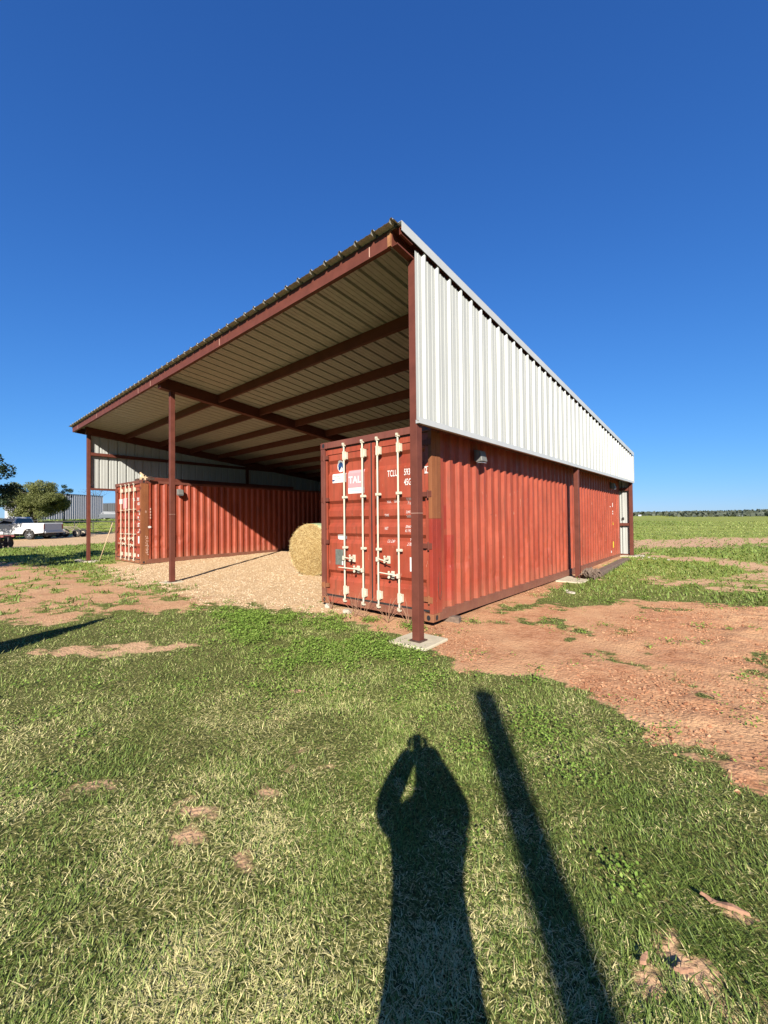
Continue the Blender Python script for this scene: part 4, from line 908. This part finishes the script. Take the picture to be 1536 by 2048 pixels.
# bits of bark and dry sticks lying on the lawn
def chip(x, y, ln, wd, rz, lab, mat, cat='wood chip'):
    random.seed(int(abs(x*y)*1000)); m = MB(); n = 10; up = [(ln*(i/(n-1)-.5), wd*math.sin(math.pi*(i+.4)/n)*random.uniform(.45,1.15)) for i in range(n)]; dn = [(ln*(i/(n-1)-.5), -wd*math.sin(math.pi*(i+.4)/n)*random.uniform(.45,1.15)) for i in range(n-1, -1, -1)]
    P_ = up+dn; zt = lambda q: .010+.006*math.sin(q[0]*60)+.004*math.cos(q[1]*300); k = len(P_)
    m.add([(a, b, zt((a, b))-.008) for a, b in P_]+[(a*.94, b*.8, zt((a, b))+.004) for a, b in P_], [(i, (i+1) % k, k+(i+1) % k, k+i) for i in range(k)]+[(k+i, k+i+1, k+k-2-i, k+k-1-i) for i in range(n-1)])
    o = m.build('wood_chip', mat, None); o.location = (x, y, hz((x, y))+.022); o.rotation_euler.z = rz; return tag(o, lab, cat)
M_CHIP = simple('bark_chip', (.33,.18,.11), .9, 0, .3, 20, .5)
chip(3.085,-2.10,.16,.013,.15,'long reddish piece of bark on the grass at lower right',M_CHIP); chip(2.88,-2.545,.045,.011,1.2,'short tan piece of bark in the grass at lower right',M_CHIP); chip(2.99,-2.50,.06,.006,.4,'thin bark strip near the bottom right of the lawn',M_CHIP)
chip(.80,-4.22,.05,.010,1.3,'small pale curled bark piece at the lower left of the lawn',simple('pale_chip', (.50,.36,.27), .9)) 

# dry stalks in front of the near container door
random.seed(21)
for sx, sy in ((-1.45,.50),(-.95,.50),(-.55,.52),(-2.30,.56),(-1.60,.45)):
    m = MB()
    for k in range(9):
        a = random.uniform(0,6.28); h = random.uniform(.15,.42); q = random.uniform(.08,.3)
        m.tube([(0,0,0),(q*.5*math.cos(a),q*.5*math.sin(a)-.03,h*.7),(q*math.cos(a),q*math.sin(a)-.05,h)], [.0035,.003,.0015], 4, cap=False)
    at = m.build('dry_weed', M_STRAW2 if 'M_STRAW2' in globals() else simple('dry_stalk', (.36,.20,.12), .9), None); M_STRAW2 = at.data.materials[0]
    at.location = (sx, sy, hz((sx, sy))); tag(at, {-1.45:'dry brown weed in front of the door seam of the near container', -.95:'dry brown weed below the third locking bar of the near container', -.55:'dry weed just left of the near corner post', -2.30:'dry weed at the left bottom corner of the near container', -1.60:'dry weed below the second locking bar of the near container'}[sx], 'dry weed', 'dry weeds along the near container sill')

# ---------------------------------------------------------------- trees
def leaf_cloud(cs, n, size, mat, name, parent, rr=None, flat=.8):
    C_ = np.array([c[0] for c in cs]); Rr = np.array([c[1] for c in cs]); w = Rr**2/np.sum(Rr**2); i = RNG.choice(len(cs), n, p=w)
    d = RNG.normal(size=(n, 3)); d /= np.linalg.norm(d, axis=1)[:, None]; r = RNG.random(n)**.45
    P_ = C_[i]+d*(Rr[i]*r)[:, None]*np.array([1, 1, flat])
    u = RNG.normal(size=(n, 3)); u /= np.linalg.norm(u, axis=1)[:, None]; w_ = np.cross(u, RNG.normal(size=(n, 3))); w_ /= np.linalg.norm(w_, axis=1)[:, None]; s = size*(.6+.8*RNG.random(n))
    V_ = np.stack([P_-w_*s[:, None]*.35, P_+u*s[:, None]*.6, P_+w_*s[:, None]*.35, P_-u*s[:, None]*.6], 1).reshape(-1, 3)
    return fast_mesh(name, V_, np.arange(4*n).reshape(-1, 4), mat, dict(rnd=np.repeat(np.clip(.5*RNG.random(n)+.5*RNG.random(len(cs))[i], 0, 1), 4)), parent=parent)
def tree(name, lab, base, ht, crown, n, size, mat, nb=26, tr=.2, fork=.25, seed=1, group=None, lo=.2, airy=1.0):
    random.seed(seed); z0 = hz(base); t = thing(name, lab, 'tree', (base[0], base[1], z0), 0, group); cx, cy, cz, rx, ry, rz_ = crown; m = MB(); cs = []
    top = (cx*.4, cy*.4, ht*.55); m.tube([(0,0,-.2),(cx*.1,cy*.1,ht*fork),top], [tr, tr*.8, tr*.45], 10)
    for k in range(nb):
        for _ in range(50):
            a, b, c = (random.uniform(-1,1) for _ in range(3))
            if .2 < a*a+b*b+c*c < 1: break
        e = Vector((cx+a*rx, cy+b*ry, cz+c*rz_)); s = Vector((cx*.1,cy*.1,ht*fork)).lerp(Vector(top), random.random()); mid = s.lerp(e, .5)+Vector((random.uniform(-.3,.3), random.uniform(-.3,.3), .25))
        m.tube([s, mid, e], [tr*.28, tr*.16, tr*.05], 5, cap=False); cs.append((tuple(e), random.uniform(.16, .34)*(rx+rz_)/2*airy))
        if random.random() < .5: cs.append((tuple(mid), random.uniform(.14, .24)*(rx+rz_)/2*airy))
    m.build('trunk', M_BARK, t, smooth=True); leaf_cloud(cs, n, size, mat, 'crown', t); return t
p = cw(55, 69); tree('round_tree', 'round olive green tree behind the white pickup, before the white building', (p.x, p.y), 6.6, (0,0,3.3,3.3,3.3,2.6), 62000, .12, M_LEAF_T, 60, .28, .16, 3)
p = cw(57, 128); tree('small_tree', 'small thin leafed tree at the right edge of the round tree', (p.x, p.y), 5.0, (0,0,3.5,1.1,1.1,2.2), 1500, .15, M_LEAF_D, 18, .09, .2, 4, airy=.8)
p = cw(31, -138); tree('dark_tree', 'dark tree with open branches at the left edge, in front of the round tree', (p.x, p.y), 9.2, (0,0,5.2,4.7,4.7,3.7), 30000, .15, M_LEAF_D, 70, .3, .2, 8, airy=.62)
p = cw(8.2, 768-14.3/8.2*825.5); tree('shade_tree', 'leafy tree left of the camera stand whose shade falls on the grass', (p.x, p.y), 6.2, (0,0,4.2,3.0,3.0,1.8), 14000, .12, M_LEAF_D, 40, .2, .25, 9, airy=.8)
p = cw(90, 190); tree('bare_tree', 'leafless twiggy tree showing above the roof of the white building', (p.x, p.y), 9.0, (0,0,6.2,2.6,2.6,2.0), 300, .12, M_LEAF_D, 34, .16, .25, 10)

# ---------------------------------------------------------------- buildings
def building(name, lab, corners, z0, z1, mats, rib=.3, depth=.05, roofz=.5):
    b = thing(name, lab, 'building', (corners[0].x, corners[0].y, 0)); o0 = corners[0]; n = len(corners)
    for i in range(n):
        a, c = corners[i]-o0, corners[(i+1) % n]-o0; d = c-a; L = d.length; d.normalize(); nn = Vector((d.y, -d.x, 0)); m = MB(); prof = []; s = 0
        while s < L-.01: prof += [(s,0),(min(s+rib*.55, L),0),(min(s+rib*.62, L),depth),(min(s+rib*.93, L),depth)]; s += rib
        prof.append((L,0)); m.strip(prof, lambda s, h: a+d*s+nn*h+Vector((0,0,z0)), lambda s, h: a+d*s+nn*h+Vector((0,0,z1))); m.build('wall', mats[0], b, fix=False)
        MB().add([a+nn*.08+Vector((0,0,z1-.16)), c+nn*.08+Vector((0,0,z1-.16)), c+nn*.08+Vector((0,0,z1+.06)), a+nn*.08+Vector((0,0,z1+.06)), a+Vector((0,0,z1+.06)), c+Vector((0,0,z1+.06)), a-nn*.02+Vector((0,0,z1-.16)), c-nn*.02+Vector((0,0,z1-.16))], [(0,1,2,3),(3,2,5,4),(0,6,7,1)]).build('eave', mats[1], b, fix=False)
        MB().add([a+nn*.03+Vector((0,0,z0-.6)), c+nn*.03+Vector((0,0,z0-.6)), c+nn*.03+Vector((0,0,z0+.02)), a+nn*.03+Vector((0,0,z0+.02))], [(0,1,2,3)]).build('foundation', M_CONC, b, fix=False)
    pk = [c-o0+Vector((0,0,z1+.05)) for c in corners]; MB().add(pk, [tuple(range(n))]).build('roof', mats[1], b, fix=False); return b
M_WB = simple('white_building_sheet', (.50,.49,.53), .5, 0, .05, 3); M_BE = simple('blue_grey_eave', (.10,.13,.19), .5, 0, .1)
A, Bc, Rc = cw(82, 10), cw(72, 64), cw(86, 205); Bk = A+(Rc-Bc)
building('white_metal_building', 'white ribbed metal building behind the round tree', [A, Bc, Rc, Bk], 1.78, 6.9, [M_WB, M_BE], .45, .085)
a, b, c = cw(118, 150), cw(112, 215), cw(104, 420); building('grey_metal_building', 'low grey building far off behind the parked car', [a, b+Vector((0,0,0)), c, c+(a-b)], 1.7, 6.6, [simple('dark_grey_sheet', (.075,.08,.085), .7, 0, .1), M_BE], .6, .1)

# ---------------------------------------------------------------- vehicles
M_CARW = simple('white_car_paint', (.55,.55,.54), .25, 0, .04, 3, spec=.6); M_CARS = simple('silver_car_paint', (.08,.095,.11), .5, .0, .05); M_TYRE = simple('tyre_rubber', (.03,.028,.026), .85, 0, .3, 20); M_ALLOY = simple('alloy_rim', (.5,.5,.5), .35, .7, .1); M_DUST = simple('dusty_rim', (.42,.36,.28), .7, 0, .2)
def wheel(parent, x, y, r, w, rim, spokes=5, dr=-1, name='wheel', hub=.60):
    o = D.objects.new(name, None); COL.objects.link(o); o.parent = parent; o.location = (x, y, r)
    MB().lathe([(r*hub, -w/2), (r*.93, -w/2), (r, -w*.32), (r, w*.32), (r*.93, w/2), (r*hub, w/2), (r*hub, -w/2)], (0,0,0), (0,1,0), 28).build('tyre', M_TYRE, o, smooth=False)
    m = MB().lathe([(r*hub, w*.40), (r*hub*.9, dr*.0+w*.1), (0, w*.1)], (0,0,0), (0,1,0), 28).lathe([(r*hub, -w*.45), (r*hub*.88, -w*.38), (r*hub*.84, -w*.1), (0, -w*.08)], (0,0,0), (0,1,0), 28, 1).lathe([(0,-w*.40),(r*.13,-w*.38),(r*.15,-w*.1)], (0,0,0), (0,1,0), 14)
    for k in range(spokes):
        M_ = Matrix.Rotation(2*math.pi*k/spokes, 4, 'Y'); m.box(-r*.07, r*.07, -w*.36, -w*.2, r*.1, r*hub*.88, 0, M_)
    m.build('rim', [rim, M_DARK], o); return o
def pickup(loc, rz):
    t = thing('pickup_truck', 'white regular cab pickup truck parked on the gravel road at the left edge', 'pickup truck', loc, rz)
    def arch(cx, r=.50): return [(cx+r*math.cos(a), .40+r*math.sin(a)) for a in [math.pi*(k/10) for k in range(0, 11)]]
    RW, FW = -1.30, -4.50
    bed = [(-2.50,.52),(-1.86,.50)]+[(x, z) for x, z in reversed(arch(RW))]+[(-.10,.58),(-.04,.62),(-.04,1.30),(-.08,1.36),(-2.50,1.36)]
    bed = [(-2.50,.50),(RW-.5,.48)]+[(x, max(z, .48)) for x, z in reversed(arch(RW))][0:]+[(-.10,.55),(-.04,.60),(-.03,1.30),(-.07,1.36),(-2.50,1.36)]
    MX = lambda y: Matrix(((1,0,0,0),(0,0,1,y),(0,1,0,0),(0,0,0,1)))
    m = MB(); m.prism(bed, MX(-.99), .09); m.prism(bed, MX(.90), .09); m.box(-2.50,-.10,-.90,.90,.75,.80); m.box(-2.50,-2.44,-.90,.90,.80,1.36); m.box(-.10,-.04,-.90,.90,.62,1.34)
    m.build('bed', M_CARW, t, bevel=.02)
    low = [(-2.54,.45)]+[(x, max(z, .45)) for x, z in ((-3.95,.45),)]+[(x, max(z, .45)) for x, z in reversed(arch(FW))][::1]+[(-5.30,.45),(-5.42,.60),(-5.40,1.12),(-5.10,1.20),(-4.05,1.27),(-2.54,1.30)]
    low = [(-2.54,.45),(FW+.5,.45)]+[(x, max(z, .45)) for x, z in arch(FW)]+[(-5.30,.45),(-5.42,.60),(-5.40,1.12),(-5.10,1.20),(-4.05,1.27),(-2.54,1.30)]
    m = MB(); m.prism(low, MX(-.97), 1.94); gh = [(-4.12,1.26),(-3.45,1.84),(-3.20,1.90),(-2.72,1.89),(-2.60,1.80),(-2.54,1.28)]
    a = [(x, -.95 if z < 1.5 else -.74, z) for x, z in gh]; b = [(x, .95 if z < 1.5 else .74, z) for x, z in gh]; n_ = len(gh); m.add(a+b, [tuple(range(n_)), tuple(range(2*n_-1, n_-1, -1))]+[(i, n_+i, n_+(i+1) % n_, (i+1) % n_) for i in range(n_)])
    m.build('cab', M_CARW, t, bevel=.025)
    sy = lambda z, o=.006: -(.95-.21*min(1, max(0, (z-1.27)/.55)))-o
    for s in (-1, 1):
        w = [(-3.86,1.33),(-3.42,1.74),(-2.84,1.77),(-2.74,1.33)]; d_ = MB().add([(x, s*-sy(z)*1 if s > 0 else sy(z), z) for x, z in w], [(0,1,2,3)]); d_.build('side_window', M_GLASS, t, fix=False)
        q = MB().add([(x, s*(.972), z) for x, z in ((-2.72,.50),(-2.735,.50),(-2.735,1.28),(-2.72,1.28))], [(0,1,2,3)]).add([(x, s*.972, z) for x, z in ((-3.92,.50),(-3.905,.50),(-3.905,1.24),(-3.92,1.24))], [(0,1,2,3)]).build('door_gap', M_DARK, t, fix=False)
        MB().box(-2.98,-2.80, s*.975-.012, s*.975+.012, 1.13,1.17).build('door_handle', M_DARK, t); mi_ = MB().box(-3.98,-3.80, s*1.12-.06, s*1.12+.06, 1.30,1.45).box(-3.9,-3.86, s*1.0-.06, s*1.0+.06,1.30,1.34).build('mirror', M_CARW, t, bevel=.02)
    MB().add([(-4.08,-.88,1.32),(-3.50,-.70,1.80),(-3.50,.70,1.80),(-4.08,.88,1.32)], [(0,1,2,3)]).build('windshield', M_GLASS, t, fix=False); MB().add([(-2.53,-.8,1.40),(-2.585,-.68,1.75),(-2.585,.68,1.75),(-2.53,.8,1.40)], [(0,1,2,3)]).build('rear_window', M_GLASS, t, fix=False)
    MB().box(-.02,.10,-.92,.92,.52,.66).build('bumper', M_ALLOY, t, bevel=.02); MB().box(-4.0,-.2,-.5,.5,.30,.48).build('chassis', M_DARK, t)
    for s in (-1, 1): MB().box(-.06,-.02, s*.93-.05, s*.93+.05, .85,1.25).build('tail_light', M_RED2, t)
    m = MB()
    for cx in (RW, FW): 
        for s in (-1, 1): m.add([(x, s*.9, z) for x, z in arch(cx, .48)]+[(x, s*.55, z) for x, z in arch(cx, .48)], [(i, i+1, i+12, i+11) for i in range(10)])
    m.build('wheel_well', M_BLACK, t, fix=False)
    for cx in (RW, FW): wheel(t, cx, -.83, .40, .26, M_ALLOY); w_ = wheel(t, cx, .83, .40, .26, M_ALLOY); w_.rotation_euler.z = math.pi
    return t
p = cw(34.8, 77); o_ = p+Vector(HR)*1.30; o_.z = hz(o_)-.02; pickup(o_, YAW-.03)
def suv(loc, rz):
    t = thing('parked_car', 'silver grey car parked in front of the low grey building, beyond the white building', 'car', loc, rz); MX = lambda y: Matrix(((1,0,0,0),(0,0,1,y),(0,1,0,0),(0,0,0,1)))
    MB().prism([(-2.3,.35),(2.3,.35),(2.35,.8),(2.1,1.02),(1.2,1.12),(-2.25,1.08),(-2.35,.8)], MX(-.92), 1.84).build('body', M_CARS, t, bevel=.06)
    m = MB(); gh = [(1.3,1.10),(.45,1.66),(-1.7,1.68),(-2.2,1.08)]; m.add([(x, -.86 if z < 1.3 else -.68, z) for x, z in gh]+[(x, .86 if z < 1.3 else .68, z) for x, z in gh], [(0,1,2,3),(7,6,5,4)]+[(i, 4+i, 4+(i+1) % 4, (i+1) % 4) for i in range(4)]); m.build('cabin', M_CARS, t, bevel=.04)
    for s in (-1, 1): MB().add([(1.0, s*.84, 1.15), (.38, s*.71, 1.58), (-1.6, s*.71, 1.58), (-1.95, s*.84, 1.15)], [(0,1,2,3)]).build('window', M_GLASS, t, fix=False)
    for x in (-1.4, 1.4): wheel(t, x, -.80, .36, .22, M_ALLOY); wheel(t, x, .80, .36, .22, M_ALLOY).rotation_euler.z = math.pi
    return t
p = cw(82, 228); p.z = hz(p); suv(p, YAW+.25)

# wheeled farm trailer behind the pickup
p = cw(38.0, 146); p.z = hz(p); T = thing('farm_trailer', 'old four wheeled farm trailer chassis with a pale tank behind the pickup', 'trailer', p, YAW+.05)
for x, n_ in ((-.75, 'wheel'), (.85, 'wheel')): wheel(T, x, -.75, .36, .20, M_DUST, 6, name=n_, hub=.55); wheel(T, x+.02, .05, .36, .20, M_DUST, 6, hub=.55).rotation_euler.z = math.pi
m = MB()
for s in (-.45, .45): m.tube([(-1.9,s*.4,.45),(-1.1,s,.92),(0.0,s,.90),(.55,s,.52),(1.1,s,.36)], .045, 6); m.tube([(-1.0,s,.85),(.0,s,.38),(.85,s,.36)], .04, 6)
m.tube([(-.75,-.75,.36),(-.75,.75,.36)], .05, 6); m.tube([(.85,-.75,.36),(.95,.75,.36)], .05, 6); m.tube([(.25,-.45,.5),(.72,-.45,1.25)], .03, 6); m.tube([(-2.0,0,.45),(-1.55,0,1.20)], .03, 6); m.tube([(-2.1,0,.40),(-.7,0,.40)], .06, 6)
m.build('frame', simple('dusty_frame', (.20,.16,.12), .8, 0, .3), T)
m = MB().lathe([(0,-.02),(.22,0),(.30,.10),(.30,.75),(.22,.85),(0,.87)], (-1.5,0,.52), (1,0,-.12), 18); m.build('tank', simple('pale_tank', (.55,.53,.48), .6, 0, .15), T, smooth=True)
# red implement with rows of discs
p = cw(22.5, -38); p.z = hz(p); I_ = thing('disc_harrow', 'red framed disc harrow with dark discs at the left edge of the photo', 'farm implement', p, YAW+.12)
MB().box(-2.4,1.15,-.06,.06,.62,.72).box(-2.4,1.15,.7,.8,.62,.72).box(-.9,-.8,-.1,.8,.60,.70).box(.9,1.0,-.1,.8,.60,.70).build('frame', simple('faded_red_paint', (.22,.06,.05), .6, 0, .2), I_, bevel=.01)
for r_ in (0, .75):
    for k in range(13): MB().lathe([(0,-.03),(.20,-.02),(.27,.03),(.25,.03),(.19,-.01),(0,-.01)], (-2.2+k*.26, r_, .27), (1,.15,0), 18).build('disc', M_RUST_DK, I_)
    MB().tube([(-2.35,r_,.27),(1.1,r_,.27)], .025, 6).build('axle', M_DARK, I_)
    MB().box(-1.6,-1.55,r_-.03,r_+.03,.3,.62).box(-.3,-.25,r_-.03,r_+.03,.3,.62).box(.8,.85,r_-.03,r_+.03,.3,.62).build('hanger', M_DARK, I_)

# pipe fence beyond the road
fen = thing('pipe_fence', 'dark pipe and wire fence along the grass behind the trailer', 'fence', (0,0,0))
pts = [cw(46.5+.012*abs(x-100), x) for x in range(-110, 420, 37)]
for q in pts:
    z_ = hz(q); MB().tube([(q.x,q.y,z_-.1),(q.x,q.y,z_+1.25)], .045, 7).build('fence_post', M_DARK, fen)
for hh in (1.2, .8, .4): MB().tube([(q.x,q.y,hz(q)+hh) for q in pts], .025 if hh < 1 else .04, 5).build('rail', M_DARK, fen)

# distant wood on the horizon, one mass
n = 60000; ang = np.radians(RNG.uniform(-120, 70, n)); dist = RNG.uniform(560, 1150, n); dx = np.sin(ang); dy = np.cos(ang)
x = CAM[0]+dist*dx; y = CAM[1]+dist*dy
x0 = x; gap = fbm(x*.012, y*.012, 301, 4); hh = 2.0+3.4*gap; z = height(x, y)+hh*RNG.random(n)**.8; s = 1.0+1.5*RNG.random(n)
u = RNG.normal(size=(n,3)); u /= np.linalg.norm(u, axis=1)[:,None]; w_ = np.cross(u, RNG.normal(size=(n,3))); w_ /= np.linalg.norm(w_, axis=1)[:,None]; c3 = np.stack([x,y,z],1)
V_ = np.stack([c3-w_*s[:,None], c3+u*s[:,None], c3+w_*s[:,None], c3-u*s[:,None]],1).reshape(-1,3)
o = fast_mesh('distant_wood', V_, np.arange(4*n).reshape(-1,4), M_WOODS, dict(rnd=np.repeat(RNG.random(n)*.6+.4*gap,4))); tag(o, 'low dark green scrub wood along the horizon', 'wood', kind='stuff')
for px_, lab in ((1279, 'tiny white shed on the field horizon next to the rear corner post'), (1481, 'tiny white shed on the field horizon at far right')):
    q = cw(430, px_); z_ = hz(q); t = thing('field_shed', lab, 'shed', (q.x,q.y,z_), .4); MB().box(-1.3,1.3,-1.0,1.0,0,1.0).build('wall', M_WB, t); MB().add([(-1.5,-1.2,1.0),(1.5,-1.2,1.0),(1.5,1.2,1.0),(-1.5,1.2,1.0),(-1.5,0,1.5),(1.5,0,1.5)], [(0,1,5,4),(2,3,4,5),(0,4,3),(1,2,5)]).build('roof', M_TRIM, t)

# ---------------------------------------------------------------- behind the camera: photographer, leaning pole, added panel for the wedge shadow
def pc(lat, dep, z): return (CAM[0]+HF[0]*dep+HR[0]*lat, CAM[1]+HF[1]*dep+HR[1]*lat, z)
M_CLOTH = simple('dark_clothes', (.05,.06,.09), .9, 0, .2); M_SKIN = simple('skin', (.45,.25,.17), .5, 0, .06)
per = thing('person', 'person standing on the lawn in dark clothes, holding up a phone to take the picture', 'person', (0,0,0)); gz = hz(pc(0,-.4,0))
Vp = [pc(.01,-.42,.93), pc(.01,-.42,1.08), pc(.01,-.41,1.24), pc(.02,-.40,1.36), pc(.035,-.38,1.45), pc(.05,-.355,1.60), pc(.035,-.33,1.715),
 pc(-.135,-.40,1.36), pc(-.215,-.30,1.345), pc(-.108,-.15,1.465), pc(-.045,-.055,1.53), pc(.165,-.40,1.36), pc(.215,-.30,1.325), pc(.12,-.15,1.465), pc(.045,-.055,1.53),
 pc(-.09,-.42,.86), pc(-.11,-.40,.48), pc(-.12,-.44,gz+.09), pc(-.13,-.32,gz+.045), pc(.11,-.42,.86), pc(.13,-.40,.48), pc(.14,-.44,gz+.09), pc(.15,-.32,gz+.045)]
Ep = [(0,1),(1,2),(2,3),(3,4),(4,5),(5,6),(3,7),(7,8),(8,9),(9,10),(3,11),(11,12),(12,13),(13,14),(0,15),(15,16),(16,17),(17,18),(0,19),(19,20),(20,21),(21,22)]
skin_body('body', Vp, Ep, [.18,.165,.165,.13,.075,.108,.088,.078,.076,.072,.052,.078,.076,.070,.052,.11,.075,.05,.045,.11,.075,.05,.045], M_CLOTH, per, 2, 0)
for s in (-1, 1):
    b0 = pc(s*.062,-.048,1.545); V_ = [b0]; E_ = []; r_ = [.026]
    for k in range(4):
        q1 = pc(s*.060,-.030,1.535+k*.021); q2 = pc(s*.046,-.020,1.538+k*.021); q3 = pc(s*.034,-.019,1.536+k*.021); i0 = len(V_); V_ += [q1, q2, q3]; E_ += [(0,i0),(i0,i0+1),(i0+1,i0+2)]; r_ += [.0095,.009,.0075]
    i0 = len(V_); V_ += [pc(s*.056,-.045,1.59), pc(s*.036,-.030,1.595)]; E_ += [(0,i0),(i0,i0+1)]; r_ += [.011,.009]
    skin_body('hand', V_, E_, r_, M_SKIN, per, 1, 0)
ph = MB(); ph.box(-.033,.033,-.004,.004,-.075,.072); po = ph.build('phone', M_BLACK, None, bevel=.003); po.matrix_world = Matrix(((HR[0],HF[0],0,CAM[0]-HF[0]*.013),(HR[1],HF[1],0,CAM[1]-HF[1]*.013),(0,0,1,CAM[2]),(0,0,0,1))); tag(po, 'dark phone held upright in both hands of the photographer', 'phone')
m = MB().tube([(7.88,-9.92,-.2),(7.99,-9.83,3),(8.1,-9.73,5.95)], [.125,.115,.105], 16); tag(m.build('utility_pole', M_BARK, smooth=True), 'leaning timber pole behind the camera stand, casting the long straight shadow', 'pole')
wp = thing('wedge_shadow_panel', 'unseen board panel with a sloping top, added left of the camera to cast the wedge shadow', 'panel', (-.75,-7.26,0))  # out of view, its outline shaped to throw the wedge on the lawn
m = MB().prism([(0,.05),(0,3.48),(-3.6,1.58),(-3.6,.05)], Matrix(((0,0,1,-.02),(1,0,0,0),(0,1,0,0),(0,0,0,1))), .04); m.build('boards', M_WOOD, wp)
for yy, zz in ((-.05,3.35),(-1.8,2.45),(-3.55,1.5)): MB().box(-.12,-.022,yy-.05,yy+.05,-.2,zz).build('post', M_WOOD, wp)

# the picture is exposed for the sunlit ground with a deep clear sky: every base colour is lowered evenly to deepen the shade
for m_ in D.materials:
    if not m_.use_nodes: continue
    p_ = m_.node_tree.nodes.get('Principled BSDF')
    if not p_: continue
    bc = p_.inputs['Base Color']
    if bc.is_linked:
        src = bc.links[0].from_socket; mx_ = m_.node_tree.nodes.new('ShaderNodeMix'); mx_.data_type = 'RGBA'; mx_.blend_type = 'MULTIPLY'; mx_.inputs[0].default_value = 1; mx_.inputs[7].default_value = (.71, .71, .71, 1)
        m_.node_tree.links.new(src, mx_.inputs[6]); m_.node_tree.links.new(mx_.outputs[2], bc)
        for l_ in list(src.links):
            if l_.to_node.type == 'BSDF_TRANSLUCENT': m_.node_tree.links.new(mx_.outputs[2], l_.to_socket)
    else: bc.default_value = tuple(c*.71 for c in bc.default_value[:3])+(1,)
